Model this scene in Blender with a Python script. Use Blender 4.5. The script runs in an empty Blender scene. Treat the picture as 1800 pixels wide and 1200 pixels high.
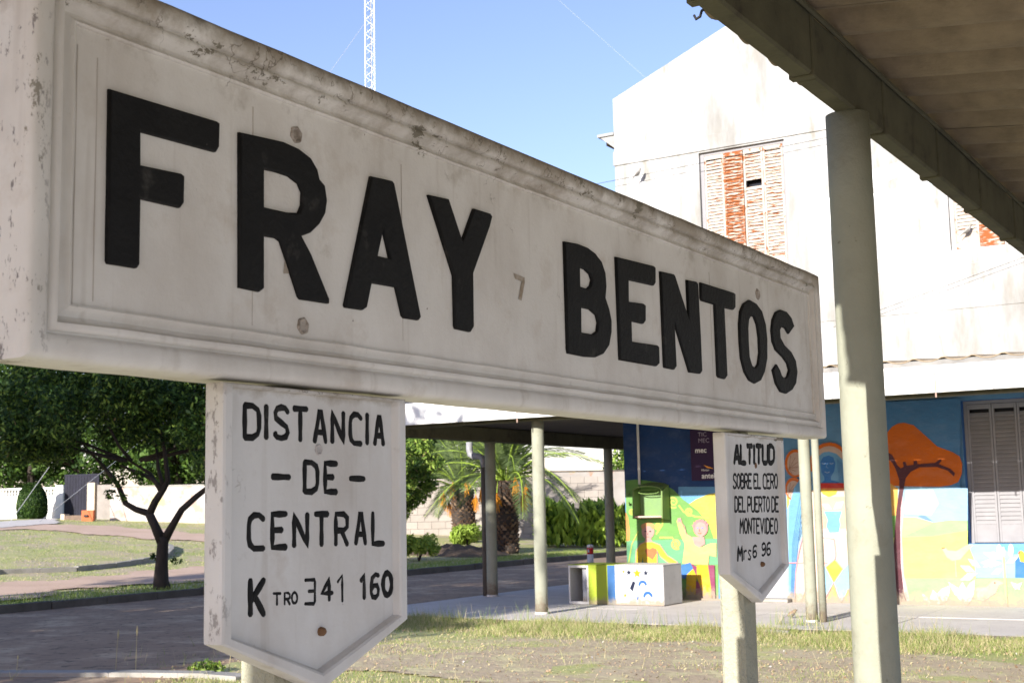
import bpy, math, random
import numpy as np
from mathutils import Vector, Matrix
from mathutils.geometry import tessellate_polygon
random.seed(7); rng = np.random.default_rng(7)
R = math.radians
sc = bpy.context.scene
col = sc.collection
# ------------------------------------------------------------ camera
cam_d = bpy.data.cameras.new('camera'); cam = bpy.data.objects.new('camera', cam_d); col.objects.link(cam)
sc.camera = cam
EYE = Vector((0, 0, 1.6))
yaw, pitch, roll = -0.554790088, 0.125560716, 0.0206277278
fw = Vector((math.sin(yaw)*math.cos(pitch), math.cos(yaw)*math.cos(pitch), math.sin(pitch)))
rt = Vector((math.cos(yaw), -math.sin(yaw), 0)); dn = fw.cross(rt)
r2 = rt*math.cos(roll) + dn*math.sin(roll); d2 = -rt*math.sin(roll) + dn*math.cos(roll)
mw = Matrix((r2, -d2, -fw)).transposed().to_4x4(); mw.translation = EYE
cam.matrix_world = mw
cam_d.sensor_width = 22.3; cam_d.lens = 2292.26/1800*22.3
cam_d.clip_start = 0.05; cam_d.clip_end = 3000
cam_d.dof.use_dof = True; cam_d.dof.focus_distance = 3.6; cam_d.dof.aperture_fstop = 9.0
# ------------------------------------------------------------ light
SUN_EL, SUN_DX = R(17.4), math.tan(R(1.5))
w = bpy.data.worlds.new('World'); sc.world = w; w.use_nodes = True
nt = w.node_tree; nt.nodes.clear()
sky = nt.nodes.new('ShaderNodeTexSky'); sky.sky_type = 'NISHITA'; sky.sun_disc = False
sky.sun_elevation = SUN_EL; sky.sun_rotation = math.pi + R(1.5); sky.air_density = 1.0; sky.dust_density = 0.3; sky.ozone_density = 4.0
bg = nt.nodes.new('ShaderNodeBackground'); bg.inputs[1].default_value = 0.15
wo = nt.nodes.new('ShaderNodeOutputWorld')
tint = nt.nodes.new('ShaderNodeMix'); tint.data_type = 'RGBA'; tint.blend_type = 'MULTIPLY'; tint.inputs[0].default_value = 1; tint.inputs[7].default_value = (1.02, .755, .745, 1)   # white balance of the photograph
nt.links.new(sky.outputs[0], tint.inputs[6]); nt.links.new(tint.outputs[2], bg.inputs[0]); nt.links.new(bg.outputs[0], wo.inputs[0])
sd = bpy.data.lights.new('sun', 'SUN'); sd.energy = 4.6; sd.angle = R(0.4); sd.color = (1.0, .95, .88)
so = bpy.data.objects.new('sun', sd); col.objects.link(so)
so.rotation_euler = Vector((SUN_DX*math.cos(SUN_EL), math.cos(SUN_EL), -math.sin(SUN_EL))).to_track_quat('-Z', 'Y').to_euler()
so.location = (-10, -40, 30)
sc.view_settings.view_transform = 'Standard'; sc.view_settings.look = 'None'
sc.view_settings.exposure = 1.25; sc.view_settings.gamma = 1; sc.view_settings.use_curve_mapping = False
BIG = {  # tables below come from image pixels, projected onto sign, wall and ground
 'F': [[(1.3198, 2.2454), (1.5471, 2.25), (1.5538, 2.2477), (1.5529, 2.2072), (1.5464, 2.1969), (1.382, 2.193), (1.383, 2.1394), (1.469, 2.1437), (1.4753, 2.1403), (1.4747, 2.096), (1.4674, 2.0871), (1.3841, 2.0861), (1.3839, 1.9818), (1.3794, 1.9758), (1.3239, 1.9747), (1.3216, 1.9787)]],
 'R': [[(1.6022, 2.2444), (1.6729, 2.2499), (1.7117, 2.2527), (1.7517, 2.2496), (1.7856, 2.2393), (1.8047, 2.2213), (1.8106, 2.2044), (1.8257, 2.1954), (1.8317, 2.1682), (1.8267, 2.1431), (1.8104, 2.1202), (1.7865, 2.1002), (1.7609, 2.0896), (1.7865, 2.0608), (1.837, 1.9848), (1.8369, 1.9761), (1.7602, 1.9745), (1.7545, 1.9784), (1.7233, 2.0395), (1.7065, 2.0713), (1.6955, 2.0753), (1.6629, 2.0736), (1.6633, 1.9815), (1.6534, 1.9743), (1.6044, 1.9753)], [(1.6623, 2.1923), (1.6951, 2.1942), (1.7288, 2.1935), (1.7545, 2.185), (1.7644, 2.1712), (1.7632, 2.1473), (1.7545, 2.1312), (1.7232, 2.1262), (1.6626, 2.1246)]],
 'A': [[(1.9653, 2.2425), (2.0318, 2.2468), (2.0388, 2.2425), (2.1241, 1.9834), (2.1166, 1.9761), (2.0698, 1.9752), (2.0628, 1.9795), (2.0426, 2.0339), (1.9642, 2.0319), (1.9485, 1.9822), (1.9374, 1.9759), (1.8863, 1.9748), (1.8832, 1.9785)], [(2.0027, 2.1461), (2.0239, 2.0881), (1.9836, 2.0879)]],
 'Y': [[(2.1571, 2.2429), (2.2294, 2.2478), (2.2794, 2.1649), (2.3274, 2.2452), (2.3917, 2.246), (2.3994, 2.2401), (2.389, 2.2165), (2.3188, 2.1009), (2.3177, 1.9844), (2.305, 1.9715), (2.25, 1.9726), (2.2462, 1.979), (2.2451, 2.0858)]],
 'B': [[(2.7255, 2.2374), (2.7923, 2.2421), (2.8412, 2.2403), (2.8809, 2.2319), (2.9156, 2.2151), (2.9346, 2.1883), (2.9377, 2.1542), (2.9306, 2.1237), (2.9497, 2.0965), (2.9604, 2.0682), (2.9585, 2.0384), (2.9437, 2.0027), (2.9111, 1.9778), (2.8699, 1.9656), (2.8154, 1.9623), (2.7298, 1.9632), (2.7266, 1.9731)], [(2.7988, 2.1843), (2.828, 2.1828), (2.8523, 2.1742), (2.8615, 2.161), (2.8536, 2.1454), (2.8351, 2.1348), (2.798, 2.1356)], [(2.7999, 2.0836), (2.847, 2.0844), (2.8794, 2.0737), (2.8884, 2.0554), (2.881, 2.0329), (2.8583, 2.0224), (2.7974, 2.0209)]],
 'E': [[(2.9983, 2.2411), (3.2236, 2.2495), (3.2342, 2.2457), (3.2309, 2.2037), (3.2193, 2.1942), (3.0658, 2.189), (3.0628, 2.1301), (3.1502, 2.1357), (3.1639, 2.1321), (3.1607, 2.0902), (3.1461, 2.0798), (3.0748, 2.0797), (3.0742, 2.025), (3.2303, 2.0296), (3.2395, 2.0252), (3.2384, 1.9805), (3.2197, 1.9711), (3.0028, 1.9701)]],
 'N': [[(3.2677, 2.2409), (3.3529, 2.2449), (3.3614, 2.2406), (3.4464, 2.1272), (3.4447, 2.2411), (3.511, 2.2445), (3.5214, 2.2391), (3.5269, 2.0799), (3.5272, 1.9818), (3.5126, 1.9723), (3.4388, 1.9712), (3.3453, 2.1106), (3.3494, 1.9815), (3.3333, 1.9706), (3.274, 1.9713), (3.2706, 1.9752)]],
 'T': [[(3.5428, 2.2471), (3.7941, 2.2487), (3.8092, 2.2458), (3.8046, 2.2031), (3.7881, 2.1934), (3.7153, 2.1913), (3.7171, 1.9819), (3.6966, 1.9699), (3.6529, 1.9714), (3.6433, 1.9764), (3.6421, 2.1925), (3.5473, 2.1924), (3.5411, 2.2002)]],
 'O': [[(3.9279, 2.2425), (3.9848, 2.2371), (4.0329, 2.2177), (4.062, 2.1769), (4.0696, 2.1272), (4.0617, 2.0636), (4.0339, 2.0177), (3.9966, 1.9871), (3.9453, 1.9731), (3.8976, 1.9801), (3.8606, 2.0045), (3.8368, 2.0445), (3.8318, 2.098), (3.8332, 2.1523), (3.8475, 2.1961), (3.8775, 2.224)], [(3.9385, 2.1932), (3.9628, 2.191), (3.985, 2.1686), (3.9966, 2.1263), (3.9957, 2.0766), (3.9777, 2.038), (3.9513, 2.0236), (3.9244, 2.0306), (3.9064, 2.0565), (3.904, 2.105), (3.9057, 2.1478), (3.9154, 2.1764)]],
 'S': [[(4.2117, 2.2438), (4.2667, 2.243), (4.3113, 2.2269), (4.336, 2.1997), (4.2789, 2.1673), (4.2496, 2.184), (4.2133, 2.1867), (4.1932, 2.1716), (4.1953, 2.1459), (4.2324, 2.1236), (4.2949, 2.1064), (4.3347, 2.0803), (4.3465, 2.0415), (4.3275, 2.0006), (4.2864, 1.975), (4.2287, 1.9584), (4.1748, 1.9614), (4.1338, 1.9873), (4.1094, 2.0298), (4.1474, 2.0518), (4.1755, 2.0349), (4.1911, 2.0169), (4.2172, 2.0091), (4.2458, 2.0177), (4.2675, 2.042), (4.2519, 2.0636), (4.2087, 2.0826), (4.1482, 2.0997), (4.1216, 2.1259), (4.1158, 2.1635), (4.131, 2.2003), (4.1649, 2.2299)]],
}
TXT_D = [('D', 0.0101, [[(1.6189, 1.7769), (1.6193, 1.7237)], [(1.6189, 1.7769), (1.6379, 1.7774), (1.6502, 1.7712), (1.6537, 1.7616), (1.6539, 1.7401), (1.6504, 1.7303), (1.6382, 1.7238), (1.6193, 1.7237)]]), ('I', 0.0101, [[(1.6714, 1.7784), (1.6716, 1.7246)]]), ('S', 0.0101, [[(1.7261, 1.7712), (1.7194, 1.7775), (1.7096, 1.7785), (1.6991, 1.7757), (1.6943, 1.7687), (1.6959, 1.7592), (1.7096, 1.7518), (1.7228, 1.7449), (1.7261, 1.7358), (1.7212, 1.7278), (1.7097, 1.7252), (1.6983, 1.7269), (1.6934, 1.7327)]]), ('T', 0.0101, [[(1.7421, 1.7782), (1.7761, 1.7788)], [(1.759, 1.7785), (1.759, 1.7234)]]), ('A', 0.0101, [[(1.7975, 1.7224), (1.8113, 1.7777), (1.8152, 1.7777), (1.8278, 1.7224)], [(1.8036, 1.7389), (1.8224, 1.739)]]), ('N', 0.0101, [[(1.8465, 1.723), (1.8468, 1.7767), (1.8779, 1.7228), (1.8783, 1.777)]]), ('C', 0.0101, [[(1.9303, 1.7694), (1.9207, 1.7759), (1.9095, 1.7759), (1.9009, 1.7695), (1.8983, 1.7599), (1.8982, 1.7386), (1.9006, 1.729), (1.9091, 1.7225), (1.9299, 1.722)]]), ('I', 0.0101, [[(1.9489, 1.7774), (1.9484, 1.7233)]]), ('A', 0.0101, [[(1.9718, 1.723), (1.9843, 1.7767), (1.9877, 1.7767), (1.9981, 1.7228)], [(1.9772, 1.739), (1.9935, 1.739)]]), ('-', 0.0101, [[(1.6872, 1.6587), (1.7302, 1.6581)]]), ('D', 0.0101, [[(1.7705, 1.6846), (1.7705, 1.6333)], [(1.7705, 1.6846), (1.7894, 1.6844), (1.8016, 1.678), (1.8051, 1.6686), (1.805, 1.6479), (1.8015, 1.6387), (1.7893, 1.6328), (1.7705, 1.6333)]]), ('E', 0.0101, [[(1.8579, 1.6834), (1.8263, 1.6837), (1.8261, 1.6332), (1.8576, 1.6324)], [(1.8262, 1.6594), (1.8482, 1.659)]]), ('-', 0.0101, [[(1.8975, 1.6571), (1.9384, 1.6566)]]), ('C', 0.0101, [[(1.6653, 1.5873), (1.6546, 1.594), (1.6422, 1.594), (1.6328, 1.5875), (1.6301, 1.5776), (1.6302, 1.5556), (1.6331, 1.5457), (1.6426, 1.5389), (1.6656, 1.5384)]]), ('E', 0.0101, [[(1.7217, 1.595), (1.6874, 1.5948), (1.6876, 1.5392), (1.7218, 1.5386)], [(1.6875, 1.5681), (1.7114, 1.568)]]), ('N', 0.0101, [[(1.7429, 1.5398), (1.7429, 1.5935), (1.7772, 1.539), (1.7773, 1.5934)]]), ('T', 0.0101, [[(1.7993, 1.5935), (1.833, 1.593)], [(1.816, 1.5932), (1.8158, 1.539)]]), ('R', 0.0101, [[(1.8556, 1.5385), (1.8559, 1.5926), (1.8784, 1.5923), (1.888, 1.5855), (1.8879, 1.5691), (1.8782, 1.5628), (1.8558, 1.5633)], [(1.8717, 1.5629), (1.8877, 1.5374)]]), ('A', 0.0101, [[(1.913, 1.5383), (1.9261, 1.5934), (1.9297, 1.5933), (1.941, 1.5374)], [(1.9187, 1.5547), (1.9361, 1.5542)]]), ('L', 0.0101, [[(1.964, 1.5923), (1.9634, 1.5361), (1.9964, 1.535)]]), ('K', 0.0114, [[(1.6344, 1.4866), (1.6347, 1.4315)], [(1.6664, 1.4854), (1.6377, 1.4544)], [(1.644, 1.4613), (1.6667, 1.4296)]]), ('T', 0.0046, [[(1.6905, 1.462), (1.7084, 1.4608)], [(1.6994, 1.4614), (1.6994, 1.4426)]]), ('R', 0.0046, [[(1.7187, 1.442), (1.7187, 1.461), (1.7278, 1.4604), (1.7318, 1.4578), (1.7318, 1.4521), (1.7278, 1.4501), (1.7187, 1.4507)], [(1.7252, 1.4503), (1.7318, 1.441)]]), ('O', 0.0046, [[(1.7509, 1.4505), (1.7504, 1.4471), (1.7489, 1.4442), (1.7466, 1.4424), (1.7439, 1.4419), (1.7413, 1.4428), (1.739, 1.4449), (1.7375, 1.448), (1.737, 1.4515), (1.7375, 1.455), (1.739, 1.4578), (1.7413, 1.4596), (1.7439, 1.4602), (1.7466, 1.4593), (1.7489, 1.4572), (1.7504, 1.4541), (1.7509, 1.4505)]]), ('3', 0.0059, [[(1.7717, 1.4795), (1.7963, 1.479), (1.7976, 1.4748), (1.7975, 1.4414), (1.7949, 1.4374), (1.7716, 1.439)], [(1.7807, 1.4598), (1.7976, 1.4594)]]), ('4', 0.0081, [[(1.8366, 1.4412), (1.8367, 1.4786), (1.8169, 1.4538), (1.8451, 1.4529)]]), ('1', 0.0059, [[(1.8603, 1.4712), (1.8728, 1.4819), (1.8734, 1.4362)]]), ('1', 0.0088, [[(1.9274, 1.4693), (1.9366, 1.4793), (1.9368, 1.4373)]]), ('6', 0.0088, [[(1.9798, 1.4763), (1.9711, 1.4787), (1.9612, 1.4726), (1.9578, 1.4579), (1.9577, 1.4452), (1.9619, 1.4379), (1.9706, 1.4362), (1.9783, 1.441), (1.9795, 1.4507), (1.9752, 1.4581), (1.9665, 1.4584), (1.9584, 1.4515)]]), ('0', 0.0111, [[(2.0209, 1.4579), (2.0197, 1.45), (2.0167, 1.4435), (2.0122, 1.4394), (2.007, 1.4382), (2.0018, 1.4401), (1.9975, 1.4448), (1.9947, 1.4516), (1.9938, 1.4595), (1.9949, 1.4673), (1.9979, 1.4738), (2.0023, 1.478), (2.0076, 1.4793), (2.0127, 1.4774), (2.0171, 1.4727), (2.02, 1.4658), (2.0209, 1.4579)]])]
TXT_A = [('A', 0.0149, [[(3.7457, 1.7172), (3.7691, 1.7697), (3.7742, 1.7698), (3.7851, 1.7175)], [(3.7552, 1.7329), (3.7797, 1.7331)]]), ('L', 0.0149, [[(3.803, 1.7708), (3.7971, 1.7181), (3.8373, 1.7184)]]), ('T', 0.0149, [[(3.8557, 1.7723), (3.897, 1.773)], [(3.8763, 1.7727), (3.8701, 1.7191)]]), ('I', 0.0149, [[(3.9149, 1.7739), (3.9085, 1.72)]]), ('T', 0.0149, [[(3.9328, 1.7745), (3.9755, 1.7752)], [(3.9541, 1.7749), (3.9476, 1.7205)]]), ('U', 0.0149, [[(3.9885, 1.7761), (3.9828, 1.7295), (3.9905, 1.7213), (4.0166, 1.7215), (4.0263, 1.7298), (4.0322, 1.7768)]]), ('D', 0.0149, [[(4.0455, 1.7777), (4.0386, 1.7223)], [(4.0455, 1.7777), (4.07, 1.7781), (4.0848, 1.7716), (4.088, 1.7616), (4.0852, 1.7393), (4.0794, 1.7292), (4.0629, 1.7224), (4.0386, 1.7223)]]), ('S', 0.0075, [[(3.7572, 1.677), (3.753, 1.682), (3.7461, 1.6829), (3.7383, 1.6808), (3.7342, 1.6753), (3.7345, 1.6678), (3.7438, 1.6619), (3.7526, 1.6563), (3.7542, 1.6492), (3.7499, 1.6429), (3.7415, 1.6409), (3.7334, 1.6422), (3.7304, 1.6469)]]), ('O', 0.0075, [[(3.786, 1.662), (3.7842, 1.6539), (3.7809, 1.647), (3.7765, 1.6425), (3.7717, 1.6409), (3.7674, 1.6426), (3.764, 1.6472), (3.7622, 1.654), (3.7622, 1.6621), (3.764, 1.6702), (3.7673, 1.677), (3.7717, 1.6816), (3.7764, 1.6832), (3.7808, 1.6816), (3.7842, 1.677), (3.786, 1.6701), (3.786, 1.662)]]), ('B', 0.0075, [[(3.7951, 1.6835), (3.812, 1.6835), (3.8175, 1.6783), (3.8163, 1.6672), (3.8097, 1.663), (3.7929, 1.6631)], [(3.8097, 1.663), (3.8164, 1.6579), (3.8151, 1.6459), (3.8072, 1.6409), (3.7904, 1.6411), (3.7951, 1.6835)]]), ('R', 0.0075, [[(3.8213, 1.6411), (3.8261, 1.6838), (3.8433, 1.6838), (3.85, 1.6786), (3.8486, 1.6657), (3.8406, 1.6606), (3.8235, 1.6607)], [(3.8357, 1.6606), (3.8457, 1.6409)]]), ('E', 0.0075, [[(3.8824, 1.6841), (3.8576, 1.6841), (3.8526, 1.6411), (3.8773, 1.6409)], [(3.8552, 1.6635), (3.8725, 1.6634)]]), ('E', 0.0075, [[(3.928, 1.6845), (3.9027, 1.6845), (3.8976, 1.6412), (3.9228, 1.6409)], [(3.9003, 1.6637), (3.9179, 1.6636)]]), ('L', 0.0075, [[(3.9351, 1.6849), (3.9299, 1.6412), (3.9554, 1.6409)]]), ('C', 0.0075, [[(4.0072, 1.68), (4.0, 1.6853), (3.9909, 1.6853), (3.9832, 1.68), (3.9801, 1.6721), (3.978, 1.6544), (3.9791, 1.6465), (3.9854, 1.6412), (4.0024, 1.641)]]), ('E', 0.0075, [[(4.0417, 1.6856), (4.0153, 1.6857), (4.0098, 1.6413), (4.0361, 1.641)], [(4.0126, 1.6643), (4.0311, 1.6642)]]), ('R', 0.0075, [[(4.0436, 1.6413), (4.0492, 1.686), (4.068, 1.686), (4.0754, 1.6806), (4.0736, 1.6671), (4.0649, 1.6617), (4.0462, 1.6618)], [(4.0595, 1.6618), (4.0703, 1.641)]]), ('O', 0.0075, [[(4.1079, 1.6637), (4.1058, 1.655), (4.1019, 1.6477), (4.0968, 1.6429), (4.0914, 1.6412), (4.0865, 1.643), (4.0827, 1.6479), (4.0807, 1.6552), (4.0808, 1.6638), (4.0829, 1.6724), (4.0868, 1.6797), (4.0918, 1.6846), (4.0972, 1.6863), (4.1022, 1.6846), (4.106, 1.6797), (4.108, 1.6723), (4.1079, 1.6637)]]), ('D', 0.0075, [[(3.7395, 1.6138), (3.7349, 1.5712)], [(3.7395, 1.6138), (3.7522, 1.6136), (3.7598, 1.6083), (3.7613, 1.6006), (3.7594, 1.5834), (3.7562, 1.5758), (3.7475, 1.5709), (3.7349, 1.5712)]]), ('E', 0.0075, [[(3.7928, 1.6133), (3.7693, 1.6137), (3.7645, 1.5708), (3.788, 1.5702)], [(3.767, 1.593), (3.7834, 1.5927)]]), ('L', 0.0075, [[(3.7994, 1.6135), (3.7946, 1.5703), (3.8183, 1.5697)]]), ('P', 0.0075, [[(3.8377, 1.5697), (3.8427, 1.6133), (3.8609, 1.613), (3.8664, 1.6076), (3.8648, 1.5945), (3.8582, 1.5894), (3.84, 1.5897)]]), ('U', 0.0075, [[(3.8739, 1.6131), (3.8695, 1.5759), (3.8736, 1.5692), (3.8883, 1.5688), (3.894, 1.5753), (3.8984, 1.6128)]]), ('E', 0.0075, [[(3.9302, 1.6126), (3.9054, 1.613), (3.9001, 1.5689), (3.9249, 1.5682)], [(3.9029, 1.5918), (3.9202, 1.5914)]]), ('R', 0.0075, [[(3.932, 1.5684), (3.9373, 1.6128), (3.9549, 1.6126), (3.9618, 1.6071), (3.9602, 1.5937), (3.952, 1.5885), (3.9344, 1.5888)], [(3.9469, 1.5886), (3.9571, 1.5678)]]), ('T', 0.0075, [[(3.9696, 1.6127), (3.9952, 1.6123)], [(3.9824, 1.6125), (3.9769, 1.5676)]]), ('O', 0.0075, [[(4.0255, 1.5895), (4.0234, 1.5808), (4.0197, 1.5736), (4.0149, 1.5688), (4.0097, 1.5672), (4.005, 1.569), (4.0014, 1.574), (3.9995, 1.5814), (3.9996, 1.59), (4.0017, 1.5986), (4.0054, 1.6058), (4.0102, 1.6107), (4.0153, 1.6123), (4.0201, 1.6105), (4.0237, 1.6055), (4.0255, 1.5981), (4.0255, 1.5895)]]), ('D', 0.0075, [[(4.0495, 1.6123), (4.0438, 1.5668)], [(4.0495, 1.6123), (4.064, 1.6121), (4.0725, 1.6064), (4.0741, 1.5981), (4.0718, 1.5799), (4.0681, 1.5717), (4.0582, 1.5665), (4.0438, 1.5668)]]), ('E', 0.0075, [[(4.1101, 1.6117), (4.0834, 1.6121), (4.0775, 1.5664), (4.1041, 1.5657)], [(4.0805, 1.5901), (4.0992, 1.5898)]]), ('M', 0.0075, [[(3.7685, 1.5055), (3.7754, 1.5481), (3.7836, 1.5221), (3.7976, 1.5475), (3.7949, 1.5045)]]), ('O', 0.0075, [[(3.8301, 1.5252), (3.8282, 1.5169), (3.8248, 1.51), (3.8203, 1.5055), (3.8154, 1.5041), (3.811, 1.5059), (3.8076, 1.5107), (3.8058, 1.5178), (3.8058, 1.526), (3.8076, 1.5342), (3.811, 1.5411), (3.8155, 1.5457), (3.8204, 1.5472), (3.8248, 1.5454), (3.8283, 1.5406), (3.8301, 1.5335), (3.8301, 1.5252)]]), ('N', 0.0075, [[(3.8362, 1.5036), (3.8412, 1.5469), (3.8608, 1.5027), (3.8659, 1.5462)]]), ('T', 0.0075, [[(3.8746, 1.5463), (3.8997, 1.5456)], [(3.8871, 1.5459), (3.882, 1.5022)]]), ('E', 0.0075, [[(3.9339, 1.5449), (3.9085, 1.5457), (3.9033, 1.5018), (3.9286, 1.5008)], [(3.906, 1.5246), (3.9237, 1.524)]]), ('V', 0.0075, [[(3.9429, 1.545), (3.9504, 1.5003), (3.9687, 1.5443)]]), ('I', 0.0075, [[(3.981, 1.5443), (3.9756, 1.4997)]]), ('D', 0.0075, [[(3.9934, 1.5441), (3.9879, 1.4994)], [(3.9934, 1.5441), (4.0079, 1.5436), (4.0164, 1.538), (4.018, 1.5298), (4.0158, 1.5118), (4.0122, 1.5039), (4.0023, 1.4989), (3.9879, 1.4994)]]), ('E', 0.0075, [[(4.0557, 1.5426), (4.029, 1.5434), (4.0234, 1.4984), (4.05, 1.4974)], [(4.0263, 1.5218), (4.0449, 1.5212)]]), ('O', 0.0075, [[(4.0893, 1.5191), (4.0871, 1.5105), (4.0832, 1.5032), (4.0782, 1.4984), (4.0728, 1.4969), (4.0679, 1.4988), (4.0642, 1.5039), (4.0622, 1.5113), (4.0623, 1.52), (4.0644, 1.5287), (4.0683, 1.536), (4.0733, 1.5408), (4.0787, 1.5423), (4.0836, 1.5404), (4.0874, 1.5354), (4.0894, 1.5279), (4.0893, 1.5191)]]), ('M', 0.0104, [[(3.7416, 1.4244), (3.7489, 1.4645), (3.7612, 1.4397), (3.779, 1.4634), (3.7773, 1.4228)]]), ('r', 0.0059, [[(3.7936, 1.4522), (3.7906, 1.4251)], [(3.7927, 1.4441), (3.8039, 1.4512), (3.8143, 1.45)]]), ('s', 0.0059, [[(3.8511, 1.4486), (3.8346, 1.4506), (3.8281, 1.4454), (3.8378, 1.4367), (3.8477, 1.4294), (3.841, 1.4229), (3.8246, 1.425)]]), ('6', 0.0072, [[(3.8984, 1.4612), (3.8867, 1.4635), (3.8728, 1.4586), (3.8669, 1.4464), (3.8657, 1.4358), (3.8708, 1.4295), (3.8825, 1.4279), (3.8934, 1.4317), (3.8958, 1.4399), (3.8906, 1.4461), (3.8788, 1.4466), (3.8672, 1.441)]]), ('9', 0.0072, [[(3.9415, 1.4323), (3.9534, 1.4299), (3.9679, 1.435), (3.9741, 1.4482), (3.9755, 1.4597), (3.9702, 1.4664), (3.9581, 1.4679), (3.9469, 1.4637), (3.9443, 1.4551), (3.9496, 1.4484), (3.9618, 1.4479), (3.9739, 1.454)]]), ('6', 0.0072, [[(4.0188, 1.466), (4.0065, 1.4683), (3.9919, 1.463), (3.9856, 1.4498), (3.9841, 1.4383), (3.9895, 1.4315), (4.0017, 1.4299), (4.0132, 1.434), (4.0159, 1.4428), (4.0105, 1.4496), (3.998, 1.4501), (3.9858, 1.444)]])]
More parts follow.
